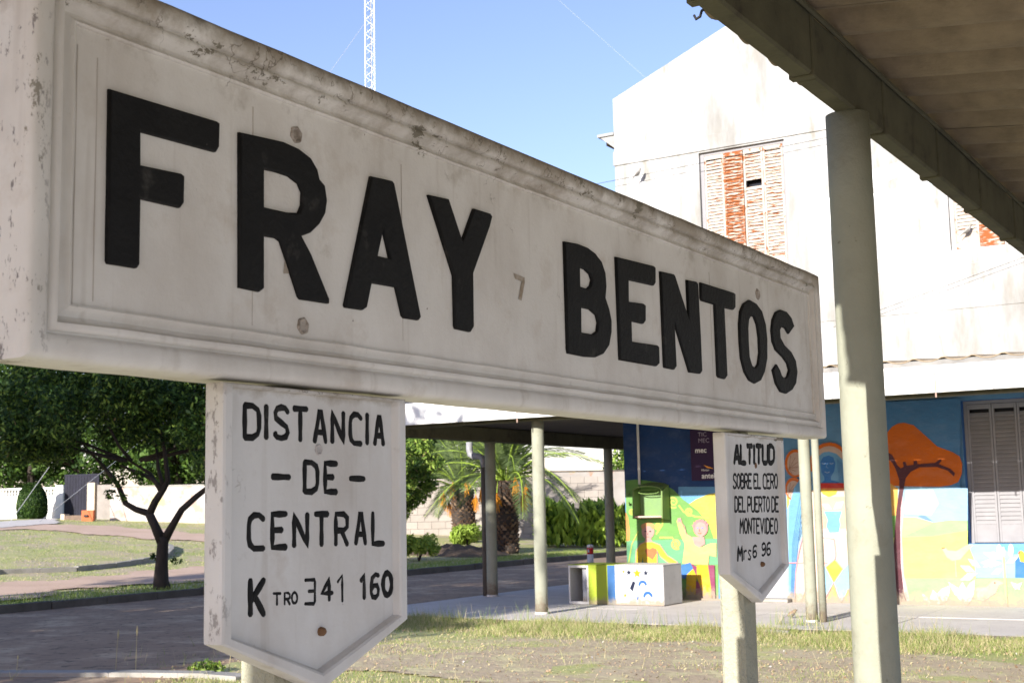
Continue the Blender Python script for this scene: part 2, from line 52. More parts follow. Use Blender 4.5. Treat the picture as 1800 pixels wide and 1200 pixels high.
MURAL = [
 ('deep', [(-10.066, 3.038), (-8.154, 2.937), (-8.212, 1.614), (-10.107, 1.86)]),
 ('sunlit_blue', [(-9.076, 1.863), (-8.366, 1.845), (-8.383, 1.436), (-9.092, 1.446)]),
 ('green', [(-10.042, 1.994), (-9.851, 2.001), (-9.676, 1.984), (-9.373, 1.937), (-9.163, 1.815), (-8.999, 1.656), (-8.794, 1.518), (-8.554, 1.286), (-8.401, 1.02), (-8.445, 0.007), (-10.092, 0.577)]),
 ('green', [(-10.091, 0.597), (-8.419, 0.606), (-8.445, -0.0), (-10.114, -0.035)]),
 ('yellow', [(-8.897, 1.578), (-8.768, 1.652), (-8.535, 1.735), (-8.288, 1.756), (-8.321, 0.982), (-8.483, 1.02), (-8.556, 1.248), (-8.754, 1.479)]),
 ('orange', [(-10.061, 1.461), (-10.015, 1.381), (-9.988, 1.145), (-10.014, 0.91), (-10.073, 0.753)]),
 ('teal', [(-10.056, 0.988), (-8.401, 1.02), (-8.419, 0.606), (-10.07, 0.577)]),
 ('~lime', [0.03, (-9.122, 1.532), (-9.174, 1.521), (-9.224, 1.534), (-9.258, 1.565), (-9.271, 1.607), (-9.26, 1.647), (-9.231, 1.676), (-9.192, 1.689), (-9.154, 1.683), (-9.125, 1.662), (-9.112, 1.633), (-9.116, 1.603), (-9.135, 1.581), (-9.161, 1.57), (-9.187, 1.571), (-9.207, 1.584), (-9.217, 1.602), (-9.216, 1.62), (-9.206, 1.634), (-9.191, 1.641), (-9.177, 1.64), (-9.167, 1.634), (-9.163, 1.625), (-9.165, 1.617)]),
 ('~lime', [0.03, (-9.097, 0.86), (-9.144, 0.85), (-9.188, 0.861), (-9.218, 0.888), (-9.23, 0.925), (-9.22, 0.96), (-9.194, 0.987), (-9.159, 0.998), (-9.125, 0.994), (-9.1, 0.976), (-9.088, 0.95), (-9.092, 0.924), (-9.108, 0.904), (-9.132, 0.893), (-9.155, 0.895), (-9.173, 0.905), (-9.182, 0.921), (-9.181, 0.937), (-9.172, 0.95), (-9.159, 0.956), (-9.146, 0.956), (-9.137, 0.95), (-9.134, 0.942), (-9.136, 0.936)]),
 ('~lime', [0.03, (-8.858, 1.397), (-8.894, 1.39), (-8.927, 1.398), (-8.95, 1.42), (-8.959, 1.448), (-8.952, 1.475), (-8.932, 1.495), (-8.906, 1.503), (-8.88, 1.5), (-8.86, 1.486), (-8.852, 1.466), (-8.855, 1.446), (-8.867, 1.43), (-8.884, 1.423), (-8.902, 1.424), (-8.916, 1.432), (-8.923, 1.444), (-8.922, 1.457), (-8.915, 1.466), (-8.905, 1.471), (-8.895, 1.47), (-8.889, 1.466), (-8.886, 1.46), (-8.887, 1.455)]),
 ('~lime', [0.03, (-9.432, 1.176), (-9.462, 1.17), (-9.491, 1.177), (-9.512, 1.195), (-9.519, 1.219), (-9.513, 1.243), (-9.496, 1.26), (-9.473, 1.267), (-9.45, 1.264), (-9.434, 1.252), (-9.426, 1.235), (-9.429, 1.218), (-9.439, 1.205), (-9.454, 1.198), (-9.47, 1.199), (-9.482, 1.206), (-9.488, 1.217), (-9.487, 1.227), (-9.481, 1.235), (-9.472, 1.239), (-9.464, 1.239), (-9.458, 1.235), (-9.456, 1.23), (-9.457, 1.226)]),
 ('~lime', [0.03, (-9.91, 1.43), (-9.935, 1.424), (-9.96, 1.431), (-9.977, 1.446), (-9.983, 1.466), (-9.978, 1.485), (-9.964, 1.499), (-9.944, 1.505), (-9.926, 1.502), (-9.911, 1.492), (-9.905, 1.478), (-9.907, 1.464), (-9.916, 1.453), (-9.929, 1.448), (-9.942, 1.449), (-9.952, 1.455), (-9.957, 1.463), (-9.956, 1.472), (-9.951, 1.479), (-9.944, 1.482), (-9.937, 1.482), (-9.932, 1.479), (-9.93, 1.475), (-9.931, 1.471)]),
 ('~lime', [0.03, (-9.079, 1.562), (-8.996, 1.456), (-8.799, 1.375), (-8.546, 1.346)]),
 ('~lime', [0.03, (-9.278, 1.672), (-9.373, 1.462), (-9.382, 1.251), (-9.505, 1.094)]),
 ('~lime', [0.03, (-9.107, 0.857), (-9.215, 1.04), (-9.448, 1.041)]),
 ('~lime', [0.02, (-10.028, 0.618), (-9.956, 0.937), (-9.829, 1.149)]),
 ('skin2', [(-9.533, 1.142), (-9.54, 1.103), (-9.558, 1.067), (-9.585, 1.039), (-9.619, 1.022), (-9.655, 1.016), (-9.692, 1.022), (-9.724, 1.04), (-9.749, 1.068), (-9.765, 1.104), (-9.769, 1.143), (-9.762, 1.183), (-9.744, 1.218), (-9.717, 1.246), (-9.683, 1.264), (-9.646, 1.27), (-9.61, 1.263), (-9.577, 1.245), (-9.552, 1.216), (-9.537, 1.181)]),
 ('hair', [(-9.518, 1.221), (-9.525, 1.201), (-9.544, 1.184), (-9.573, 1.17), (-9.61, 1.161), (-9.65, 1.158), (-9.69, 1.162), (-9.726, 1.171), (-9.755, 1.186), (-9.773, 1.203), (-9.778, 1.223), (-9.771, 1.243), (-9.752, 1.261), (-9.723, 1.274), (-9.686, 1.283), (-9.645, 1.286), (-9.605, 1.282), (-9.569, 1.273), (-9.541, 1.258), (-9.523, 1.24)]),
 ('skin2', [(-9.554, 1.121), (-9.56, 1.086), (-9.575, 1.056), (-9.597, 1.031), (-9.625, 1.016), (-9.656, 1.01), (-9.686, 1.016), (-9.712, 1.032), (-9.733, 1.056), (-9.746, 1.088), (-9.749, 1.122), (-9.743, 1.156), (-9.728, 1.187), (-9.706, 1.212), (-9.678, 1.227), (-9.647, 1.233), (-9.617, 1.227), (-9.591, 1.211), (-9.57, 1.186), (-9.557, 1.155)]),
 ('skin2', [(-9.699, 1.029), (-9.602, 1.029), (-9.569, 0.962), (-9.732, 0.958)]),
 ('shirt', [(-9.723, 0.963), (-9.569, 0.968), (-9.438, 0.923), (-9.313, 0.752), (-9.13, 0.643), (-9.153, 0.57), (-9.261, 0.601), (-9.431, 0.726), (-9.491, 0.831), (-9.495, 0.568), (-9.746, 0.567), (-9.76, 0.751), (-9.79, 0.579), (-9.903, 0.579), (-9.876, 0.831), (-9.807, 0.931)]),
 ('heart', [(-9.716, 0.831), (-9.676, 0.87), (-9.626, 0.852), (-9.578, 0.878), (-9.508, 0.857), (-9.499, 0.791), (-9.579, 0.678), (-9.68, 0.738)]),
 ('skin2', [(-9.885, 0.579), (-9.784, 0.579), (-9.792, 0.535), (-9.881, 0.534)]),
 ('skin2', [(-9.227, 0.596), (-9.129, 0.649), (-9.112, 0.591), (-9.199, 0.557)]),
 ('jeans', [(-9.729, 0.619), (-9.348, 0.621), (-9.327, 0.556), (-9.732, 0.553)]),
 ('~pink', [0.012, (-9.723, 0.963), (-9.807, 0.931), (-9.876, 0.831), (-9.903, 0.579)]),
 ('~pink', [0.012, (-9.569, 0.968), (-9.438, 0.923), (-9.313, 0.752), (-9.13, 0.643)]),
 ('~pink', [0.012, (-9.495, 0.568), (-9.491, 0.831), (-9.431, 0.726), (-9.261, 0.601)]),
 ('dark', [(-9.671, 1.143), (-9.678, 1.135), (-9.693, 1.132), (-9.707, 1.136), (-9.713, 1.143), (-9.707, 1.15), (-9.692, 1.153), (-9.677, 1.15)]),
 ('dark', [(-9.586, 1.142), (-9.592, 1.135), (-9.607, 1.132), (-9.621, 1.135), (-9.627, 1.142), (-9.621, 1.15), (-9.606, 1.153), (-9.591, 1.15)]),
 ('~dark', [0.006, (-9.648, 1.121), (-9.659, 1.09), (-9.641, 1.087)]),
 ('~heart', [0.008, (-9.675, 1.053), (-9.63, 1.052)]),
 ('peach', [(-9.123, 1.306), (-9.093, 1.34), (-9.031, 1.321), (-9.006, 1.221), (-8.939, 1.09), (-8.87, 1.051), (-8.706, 0.882), (-8.535, 0.946), (-8.437, 0.946), (-8.447, 0.728), (-8.571, 0.754), (-8.592, 0.6), (-8.973, 0.61), (-9.044, 0.623), (-8.989, 0.935), (-9.069, 1.091)]),
 ('skin2', [(-9.101, 1.353), (-9.044, 1.358), (-9.026, 1.3), (-9.104, 1.28)]),
 ('skin2', [(-8.855, 1.051), (-8.643, 1.05), (-8.631, 0.934), (-8.735, 0.877), (-8.818, 0.921)]),
 ('skinp', [(-8.57, 1.186), (-8.578, 1.145), (-8.598, 1.108), (-8.628, 1.078), (-8.665, 1.059), (-8.705, 1.053), (-8.745, 1.06), (-8.781, 1.079), (-8.808, 1.109), (-8.825, 1.147), (-8.83, 1.188), (-8.822, 1.23), (-8.802, 1.268), (-8.771, 1.297), (-8.734, 1.316), (-8.694, 1.322), (-8.654, 1.315), (-8.619, 1.295), (-8.591, 1.265), (-8.574, 1.228)]),
 ('skin2', [(-8.599, 1.166), (-8.605, 1.129), (-8.621, 1.096), (-8.645, 1.07), (-8.674, 1.053), (-8.705, 1.048), (-8.736, 1.054), (-8.764, 1.071), (-8.786, 1.097), (-8.799, 1.131), (-8.802, 1.167), (-8.796, 1.204), (-8.78, 1.237), (-8.756, 1.264), (-8.727, 1.28), (-8.695, 1.286), (-8.664, 1.28), (-8.636, 1.262), (-8.615, 1.236), (-8.602, 1.203)]),
 ('skinp', [(-8.803, 1.229), (-8.81, 1.214), (-8.826, 1.208), (-8.842, 1.215), (-8.848, 1.229), (-8.841, 1.244), (-8.824, 1.25), (-8.809, 1.244)]),
 ('skinp', [(-8.779, 1.27), (-8.786, 1.256), (-8.802, 1.25), (-8.818, 1.256), (-8.824, 1.271), (-8.817, 1.285), (-8.801, 1.291), (-8.785, 1.285)]),
 ('skinp', [(-8.737, 1.3), (-8.744, 1.285), (-8.761, 1.28), (-8.777, 1.286), (-8.783, 1.301), (-8.775, 1.315), (-8.759, 1.321), (-8.743, 1.315)]),
 ('skinp', [(-8.685, 1.313), (-8.692, 1.299), (-8.709, 1.293), (-8.724, 1.299), (-8.73, 1.314), (-8.723, 1.329), (-8.707, 1.334), (-8.691, 1.328)]),
 ('skinp', [(-8.632, 1.308), (-8.639, 1.294), (-8.655, 1.288), (-8.671, 1.294), (-8.677, 1.309), (-8.67, 1.323), (-8.653, 1.329), (-8.638, 1.323)]),
 ('skinp', [(-8.586, 1.285), (-8.593, 1.27), (-8.609, 1.265), (-8.625, 1.271), (-8.631, 1.286), (-8.624, 1.3), (-8.608, 1.306), (-8.592, 1.3)]),
 ('skinp', [(-8.556, 1.248), (-8.563, 1.234), (-8.579, 1.228), (-8.595, 1.234), (-8.601, 1.249), (-8.594, 1.263), (-8.577, 1.269), (-8.562, 1.263)]),
 ('blueeye', [(-8.727, 1.193), (-8.734, 1.185), (-8.751, 1.183), (-8.766, 1.186), (-8.773, 1.193), (-8.766, 1.2), (-8.75, 1.203), (-8.734, 1.2)]),
 ('blueeye', [(-8.643, 1.192), (-8.65, 1.185), (-8.666, 1.182), (-8.682, 1.185), (-8.688, 1.192), (-8.681, 1.2), (-8.665, 1.203), (-8.649, 1.199)]),
 ('~heart', [0.01, (-8.748, 1.11), (-8.709, 1.099), (-8.683, 1.115)]),
 ('~dark', [0.006, (-8.714, 1.172), (-8.724, 1.136), (-8.707, 1.13)]),
 ('jeans', [(-9.06, 0.597), (-8.901, 0.637), (-8.833, 0.56), (-9.011, 0.377), (-9.068, 0.39)]),
 ('pants', [(-8.833, 0.56), (-8.775, 0.599), (-8.592, 0.6), (-8.551, 0.574), (-8.546, 0.038), (-8.673, 0.01), (-8.734, 0.214), (-8.796, 0.418), (-8.842, 0.007), (-8.998, 0.004), (-8.974, 0.442)]),
 ('purple', [(-8.893, 0.624), (-8.79, 0.573), (-8.796, 0.418), (-8.861, 0.559)]),
 ('purple', [(-8.592, 0.6), (-8.48, 0.6), (-8.485, 0.04), (-8.533, 0.026), (-8.562, 0.318)]),
 ('purple', [(-8.808, 0.354), (-8.758, 0.316), (-8.673, 0.015), (-8.828, 0.002)]),
 ('~pink', [0.01, (-9.088, 1.337), (-8.977, 1.221), (-8.954, 1.091), (-8.87, 1.051)]),
 ('sunlit_blue2', [(-7.204, 1.772), (-6.431, 1.753), (-6.523, 0.007), (-7.291, -0.009)]),
 ('yellow', [(-7.215, 1.755), (-7.172, 1.754), (-7.177, 1.55), (-7.221, 1.469)]),
 ('orange2', [(-6.882, 2.169), (-6.893, 2.102), (-6.92, 2.042), (-6.96, 1.995), (-7.009, 1.965), (-7.063, 1.956), (-7.115, 1.968), (-7.161, 2.001), (-7.197, 2.05), (-7.218, 2.112), (-7.223, 2.18), (-7.212, 2.248), (-7.184, 2.308), (-7.144, 2.355), (-7.094, 2.385), (-7.041, 2.393), (-6.989, 2.38), (-6.943, 2.347), (-6.908, 2.298), (-6.886, 2.236)]),
 ('cream', [(-6.91, 2.164), (-6.92, 2.109), (-6.941, 2.059), (-6.973, 2.021), (-7.013, 1.996), (-7.055, 1.989), (-7.097, 1.999), (-7.134, 2.026), (-7.162, 2.066), (-7.179, 2.117), (-7.183, 2.174), (-7.174, 2.229), (-7.152, 2.279), (-7.12, 2.318), (-7.08, 2.342), (-7.037, 2.349), (-6.996, 2.339), (-6.959, 2.312), (-6.931, 2.271), (-6.914, 2.22)]),
 ('orange2', [(-6.964, 1.777), (-6.973, 1.721), (-6.995, 1.672), (-7.027, 1.633), (-7.066, 1.608), (-7.109, 1.6), (-7.151, 1.61), (-7.187, 1.636), (-7.216, 1.677), (-7.233, 1.727), (-7.237, 1.783), (-7.228, 1.839), (-7.206, 1.889), (-7.173, 1.928), (-7.134, 1.952), (-7.091, 1.96), (-7.049, 1.95), (-7.012, 1.923), (-6.984, 1.883), (-6.967, 1.832)]),
 ('cream', [(-6.993, 1.764), (-7.0, 1.72), (-7.017, 1.681), (-7.043, 1.65), (-7.074, 1.631), (-7.107, 1.625), (-7.141, 1.632), (-7.17, 1.653), (-7.192, 1.685), (-7.206, 1.725), (-7.209, 1.769), (-7.202, 1.813), (-7.184, 1.852), (-7.159, 1.883), (-7.127, 1.902), (-7.093, 1.908), (-7.06, 1.9), (-7.031, 1.879), (-7.009, 1.847), (-6.996, 1.807)]),
 ('~veins', [0.008, (-7.156, 2.096), (-7.119, 2.298)]),
 ('~veins', [0.008, (-7.173, 1.741), (-7.144, 1.875)]),
 ('~veins', [0.008, (-7.156, 2.096), (-7.048, 2.262)]),
 ('~veins', [0.008, (-7.173, 1.741), (-7.085, 1.846)]),
 ('~veins', [0.008, (-7.156, 2.096), (-7.006, 2.197)]),
 ('~veins', [0.008, (-7.173, 1.741), (-7.05, 1.793)]),
 ('~veins', [0.008, (-7.156, 2.096), (-7.003, 2.119)]),
 ('~veins', [0.008, (-7.173, 1.741), (-7.047, 1.73)]),
 ('~veins', [0.008, (-7.156, 2.096), (-7.04, 2.05)]),
 ('~veins', [0.008, (-7.173, 1.741), (-7.078, 1.673)]),
 ('~veins', [0.008, (-7.156, 2.096), (-7.107, 2.008)]),
 ('~veins', [0.008, (-7.173, 1.741), (-7.134, 1.638)]),
 ('~veins', [0.008, (-7.156, 2.096), (-7.187, 2.003)]),
 ('~veins', [0.008, (-7.173, 1.741), (-7.201, 1.634)]),
 ('orange2', [(-6.197, 2.145), (-6.217, 2.046), (-6.265, 1.958), (-6.337, 1.889), (-6.425, 1.846), (-6.521, 1.833), (-6.616, 1.851), (-6.701, 1.9), (-6.766, 1.973), (-6.806, 2.065), (-6.817, 2.166), (-6.796, 2.267), (-6.747, 2.356), (-6.674, 2.425), (-6.584, 2.467), (-6.487, 2.479), (-6.392, 2.459), (-6.309, 2.41), (-6.245, 2.336), (-6.206, 2.245)]),
 ('cream', [(-6.235, 2.133), (-6.253, 2.047), (-6.295, 1.971), (-6.358, 1.911), (-6.435, 1.874), (-6.519, 1.862), (-6.603, 1.878), (-6.677, 1.92), (-6.734, 1.984), (-6.769, 2.064), (-6.778, 2.151), (-6.76, 2.238), (-6.717, 2.315), (-6.653, 2.375), (-6.575, 2.412), (-6.49, 2.422), (-6.407, 2.405), (-6.334, 2.362), (-6.278, 2.298), (-6.244, 2.219)]),
 ('hairb', [(-6.713, 2.163), (-6.671, 2.27), (-6.593, 2.326), (-6.508, 2.339), (-6.386, 2.3), (-6.276, 2.188), (-6.211, 1.985), (-6.225, 1.719), (-6.665, 1.729), (-6.777, 1.731), (-6.92, 1.681), (-6.99, 1.411), (-7.066, 0.926), (-7.12, 0.522), (-7.16, -0.001), (-7.245, -0.003), (-7.226, 0.656), (-7.206, 1.197), (-7.178, 1.523), (-7.085, 1.793), (-6.963, 1.953), (-6.79, 2.03)]),
 ('faceb', [(-6.642, 2.187), (-6.596, 2.253), (-6.512, 2.277), (-6.438, 2.248), (-6.407, 2.152), (-6.433, 2.032), (-6.487, 1.953), (-6.49, 1.899), (-6.367, 1.869), (-6.37, 1.824), (-6.674, 1.832), (-6.595, 1.902), (-6.593, 1.948), (-6.636, 2.025)]),
 ('~hairl', [0.012, (-6.62, 2.165), (-6.593, 2.151), (-6.56, 2.157)]),
 ('~hairl', [0.012, (-6.499, 2.155), (-6.463, 2.146), (-6.435, 2.159)]),
 ('~hairl', [0.008, (-6.532, 2.157), (-6.557, 2.098), (-6.519, 2.086)]),
 ('~hairl', [0.012, (-6.583, 2.029), (-6.539, 2.011), (-6.505, 2.029)]),
 ('~hairl2', [0.008, (-6.658, 2.134), (-6.777, 1.731), (-7.071, 0.926), (-7.173, 0.119)]),
 ('~hairl2', [0.008, (-6.665, 2.112), (-6.816, 1.732), (-7.088, 0.926), (-7.182, 0.119)]),
 ('~hairl2', [0.008, (-6.672, 2.091), (-6.856, 1.733), (-7.105, 0.926), (-7.19, 0.119)]),
 ('~hairl2', [0.008, (-6.678, 2.07), (-6.895, 1.734), (-7.122, 0.926), (-7.199, 0.119)]),
 ('~hairl2', [0.008, (-6.685, 2.048), (-6.934, 1.735), (-7.139, 0.926), (-7.207, 0.118)]),
 ('~hairl2', [0.008, (-6.692, 2.027), (-6.974, 1.736), (-7.156, 0.926), (-7.216, 0.118)]),
 ('~hairl2', [0.01, (-6.376, 2.218), (-6.354, 1.855)]),
 ('~hairl2', [0.01, (-6.355, 2.201), (-6.33, 1.855)]),
 ('~hairl2', [0.01, (-6.334, 2.185), (-6.305, 1.854)]),
 ('~hairl2', [0.01, (-6.313, 2.168), (-6.28, 1.853)]),
 ('~hairl2', [0.01, (-6.292, 2.151), (-6.256, 1.853)]),
 ('peach2', [(-6.677, 1.77), (-6.168, 1.757), (-6.262, 0.018), (-7.165, -0.001), (-7.107, 0.495), (-7.034, 0.818), (-6.95, 1.087), (-6.968, 1.411), (-6.95, 1.654), (-6.889, 1.734)]),
 ('red', [(-6.681, 1.859), (-6.164, 1.845), (-6.168, 1.771), (-6.68, 1.778)]),
 ('orange', [(-6.68, 1.778), (-6.168, 1.771), (-6.169, 1.739), (-6.676, 1.745)]),
 ('yellow2', [(-6.659, 1.74), (-6.602, 1.76), (-6.526, 1.736), (-6.456, 1.756), (-6.393, 1.739), (-6.418, 1.683), (-6.531, 1.64), (-6.626, 1.688)]),
 ('peach3', [(-6.681, 1.648), (-6.175, 1.638), (-6.201, 1.161), (-6.68, 1.165)]),
 ('white', [(-6.647, 1.54), (-6.598, 1.458), (-6.499, 1.457), (-6.548, 1.539)]),
 ('white', [(-6.301, 1.574), (-6.418, 1.561), (-6.472, 1.457), (-6.354, 1.47)]),
 ('white', [(-6.693, 1.085), (-6.614, 0.99), (-6.487, 1.009), (-6.565, 1.104)]),
 ('white', [(-6.256, 1.135), (-6.389, 1.124), (-6.454, 1.009), (-6.321, 1.02)]),
 ('cup', [(-6.62, 1.427), (-6.336, 1.428), (-6.384, 1.301), (-6.375, 1.216), (-6.408, 1.104), (-6.554, 1.1), (-6.593, 1.191), (-6.571, 1.298)]),
 ('~pinkl', [0.008, (-6.68, 1.339), (-6.58, 1.338)]),
 ('~pinkl', [0.008, (-6.682, 1.296), (-6.582, 1.295)]),
 ('~pinkl', [0.008, (-6.684, 1.254), (-6.584, 1.253)]),
 ('~pinkl', [0.008, (-6.686, 1.211), (-6.587, 1.21)]),
 ('yellow2', [(-6.484, 0.699), (-6.369, 0.554), (-6.522, 0.347), (-6.636, 0.579)]),
 ('cyan', [(-6.662, 0.605), (-6.636, 0.579), (-6.522, 0.342), (-6.666, 0.115), (-6.689, 0.313)]),
 ('cyan', [(-6.37, 0.541), (-6.255, 0.66), (-6.275, 0.293), (-6.432, 0.033), (-6.517, 0.342)]),
 ('orange3', [(-6.522, 0.347), (-6.438, 0.028), (-6.676, 0.017)]),
 ('orange3', [(-6.939, 0.31), (-6.879, 0.005), (-7.067, 0.001)]),
 ('orange3', [(-6.303, 0.266), (-6.262, 0.018), (-6.425, 0.015)]),
 ('~pink', [0.014, (-6.964, 1.087), (-7.048, 0.818), (-7.115, 0.495), (-7.16, -0.001)]),
 ('~pink', [0.014, (-6.949, 1.681), (-6.979, 1.519), (-6.935, 1.383)]),
 ('~pink', [0.014, (-6.484, 0.699), (-6.369, 0.554), (-6.522, 0.347), (-6.636, 0.579), (-6.484, 0.699)]),
 ('~pink', [0.014, (-6.522, 0.347), (-6.432, 0.028)]),
 ('~pink', [0.014, (-6.522, 0.347), (-6.672, 0.102)]),
 ('~pink', [0.014, (-6.482, 1.004), (-6.467, 0.765), (-6.484, 0.699)]),
 ('~pink', [0.014, (-6.685, 1.085), (-6.646, 1.026), (-6.487, 1.009)]),
 ('~pink', [0.014, (-6.939, 0.31), (-7.066, 0.014)]),
 ('~pink', [0.014, (-6.678, 1.751), (-6.685, 1.085)]),
 ('~pink', [0.014, (-7.227, 0.642), (-6.973, 0.644)]),
 ('~pink', [0.014, (-6.721, 0.645), (-6.611, 0.645)]),
 ('shaded_blue', [(-5.625, 3.042), (-4.48, 3.032), (-4.561, 1.727), (-5.698, 1.755)]),
 ('sunlit_blue2', [(-5.695, 1.799), (-4.457, 1.725), (-4.488, 1.22), (-5.727, 1.233)]),
 ('pale', [(-5.351, 1.718), (-4.952, 1.723), (-4.88, 1.508), (-5.003, 1.339), (-5.4, 1.373)]),
 ('orange2', [(-5.828, 2.595), (-5.593, 2.57), (-5.5, 2.668), (-5.409, 2.713), (-5.322, 2.72), (-5.18, 2.675), (-5.018, 2.514), (-4.858, 2.349), (-4.639, 2.254), (-4.543, 2.191), (-4.512, 2.079), (-4.526, 1.938), (-4.583, 1.818), (-4.697, 1.773), (-4.865, 1.757), (-5.377, 1.776), (-5.871, 1.818)]),
 ('orange3', [(-5.87, 1.847), (-5.591, 1.834), (-5.465, 1.749), (-5.494, 1.346), (-5.898, 1.337)]),
 ('green', [(-5.897, 1.352), (-5.494, 1.346), (-5.567, 0.973), (-5.92, 0.945)]),
 ('jeans', [(-5.92, 0.945), (-5.576, 1.03), (-5.597, 0.657), (-5.936, 0.656)]),
 ('yellow3', [(-5.489, 1.323), (-5.231, 1.319), (-4.981, 1.24), (-4.508, 1.254), (-4.522, 1.025), (-5.449, 1.015), (-5.507, 1.016)]),
 ('mount', [(-5.196, 1.33), (-5.144, 1.35), (-5.082, 1.34), (-4.98, 1.254), (-5.086, 1.278)]),
 ('hill2', [(-5.449, 1.03), (-5.213, 1.137), (-4.981, 1.24), (-4.727, 1.273), (-4.486, 1.259), (-4.495, 1.114), (-4.767, 1.077), (-4.993, 1.039)]),
 ('lime2', [(-5.576, 1.025), (-5.449, 1.024), (-4.993, 1.039), (-4.494, 1.12), (-4.507, 0.924), (-4.402, 0.774), (-4.423, 0.428), (-5.611, 0.414)]),
 ('hill2', [(-5.61, 0.423), (-3.679, 0.455), (-3.706, 0.036), (-5.634, 0.012)]),
 ('sunlit_blue2', [(-4.501, 0.924), (-3.648, 0.922), (-3.679, 0.455), (-4.417, 0.447), (-4.432, 0.718)]),
 ('jeans', [(-3.863, 0.748), (-3.659, 0.754), (-3.679, 0.45), (-3.883, 0.453)]),
 ('mid2', [(-4.069, 0.923), (-3.648, 0.922), (-3.655, 0.803), (-3.92, 0.775)]),
 ('pinkt', [(-5.404, 1.806), (-5.398, 1.402), (-5.447, 1.058), (-5.451, 0.487), (-5.369, 0.03), (-5.535, 0.02), (-5.495, 1.231)]),
 ('trunk', [(-5.845, 2.301), (-5.594, 2.297), (-5.518, 2.245), (-5.456, 2.097), (-5.407, 2.043), (-5.36, 2.065), (-5.37, 2.135), (-5.332, 2.139), (-5.313, 2.081), (-5.214, 2.089), (-5.208, 2.146), (-5.162, 2.15), (-5.154, 2.095), (-4.901, 2.107), (-4.824, 2.156), (-4.8, 2.138), (-4.845, 2.088), (-4.682, 2.014), (-4.622, 1.95), (-4.639, 1.899), (-4.723, 1.987), (-4.876, 2.046), (-5.131, 2.049), (-5.261, 1.986), (-5.341, 1.891), (-5.39, 1.69), (-5.438, 1.46), (-5.463, 1.173), (-5.484, 0.658), (-5.466, 0.231), (-5.406, 0.029), (-5.668, 0.015), (-5.617, 0.514), (-5.578, 0.887), (-5.508, 1.404), (-5.442, 1.749), (-5.435, 1.864), (-5.483, 2.04), (-5.535, 2.143), (-5.613, 2.213), (-5.849, 2.213)]),
 ('peachb', [(-4.877, 0.869), (-4.829, 0.88), (-4.787, 0.835), (-4.672, 0.824), (-4.529, 0.908), (-4.425, 0.919), (-4.536, 0.802), (-4.624, 0.704), (-4.736, 0.684), (-4.81, 0.734)]),
 ('~pinkl', [0.012, (-4.694, 0.69), (-4.695, 0.453)]),
 ('~heart', [0.02, (-4.877, 0.863), (-4.829, 0.874)]),
 ('peachb', [(-4.426, 0.304), (-4.282, 0.317), (-4.196, 0.403), (-4.142, 0.417), (-4.095, 0.401), (-4.038, 0.375), (-4.106, 0.347), (-4.162, 0.231), (-4.245, 0.18), (-4.33, 0.118), (-4.423, 0.138)]),
 ('~pink', [0.012, (-4.426, 0.304), (-4.282, 0.317), (-4.196, 0.403), (-4.142, 0.417), (-4.095, 0.401), (-4.038, 0.375), (-4.106, 0.347), (-4.162, 0.231), (-4.245, 0.18), (-4.33, 0.118), (-4.423, 0.138), (-4.426, 0.304)]),
 ('~pink', [0.014, (-4.264, 0.174), (-4.254, 0.046)]),
 ('dark', [(-4.15, 0.379), (-4.154, 0.371), (-4.164, 0.368), (-4.173, 0.371), (-4.176, 0.378), (-4.172, 0.386), (-4.162, 0.39), (-4.153, 0.387)]),
 ('white', [(-5.2, 0.213), (-5.151, 0.186), (-5.098, 0.125), (-5.039, 0.266), (-4.981, 0.211), (-4.913, 0.282), (-4.79, 0.332), (-4.803, 0.214), (-4.854, 0.102), (-4.969, 0.044), (-5.108, 0.046), (-5.175, 0.11)]),
 ('white', [(-4.815, 0.387), (-4.73, 0.332), (-4.672, 0.294), (-4.611, 0.384), (-4.562, 0.29), (-4.508, 0.371), (-4.441, 0.414), (-4.458, 0.22), (-4.496, 0.137), (-4.567, 0.039), (-4.647, 0.112), (-4.737, 0.215)]),
 ('white', [(-4.043, 0.83), (-4.051, 0.782), (-4.065, 0.746), (-4.081, 0.733), (-4.097, 0.746), (-4.106, 0.781), (-4.107, 0.83), (-4.1, 0.878), (-4.086, 0.913), (-4.069, 0.926), (-4.054, 0.913), (-4.044, 0.878)]),
 ('white', [(-3.879, 0.835), (-3.887, 0.789), (-3.902, 0.755), (-3.922, 0.742), (-3.939, 0.754), (-3.951, 0.789), (-3.953, 0.835), (-3.945, 0.882), (-3.929, 0.916), (-3.91, 0.928), (-3.892, 0.916), (-3.881, 0.882)]),
 ('white', [(-3.999, 0.78), (-4.005, 0.725), (-4.015, 0.685), (-4.027, 0.67), (-4.037, 0.685), (-4.042, 0.725), (-4.041, 0.78), (-4.035, 0.835), (-4.024, 0.875), (-4.013, 0.89), (-4.003, 0.875), (-3.998, 0.835)]),
 ('white', [(-4.029, 0.72), (-4.14, 0.816), (-4.292, 0.802), (-4.179, 0.706)]),
 ('white', [(-4.047, 0.651), (-4.187, 0.718), (-4.341, 0.663), (-4.2, 0.597)]),
 ('white', [(-4.025, 0.583), (-4.128, 0.577), (-4.203, 0.499), (-4.1, 0.505)]),
 ('white', [(-3.994, 0.651), (-3.889, 0.664), (-3.816, 0.748), (-3.921, 0.735)]),
 ('white', [(-4.345, 0.594), (-4.403, 0.692), (-4.514, 0.718), (-4.456, 0.62)]),
 ('white', [(-4.417, 0.525), (-4.501, 0.617), (-4.63, 0.62), (-4.545, 0.528)]),
 ('white', [(-4.391, 0.511), (-4.532, 0.511), (-4.642, 0.411), (-4.5, 0.412)]),
 ('white', [(-3.945, 0.392), (-3.905, 0.311), (-3.82, 0.285), (-3.859, 0.366)]),
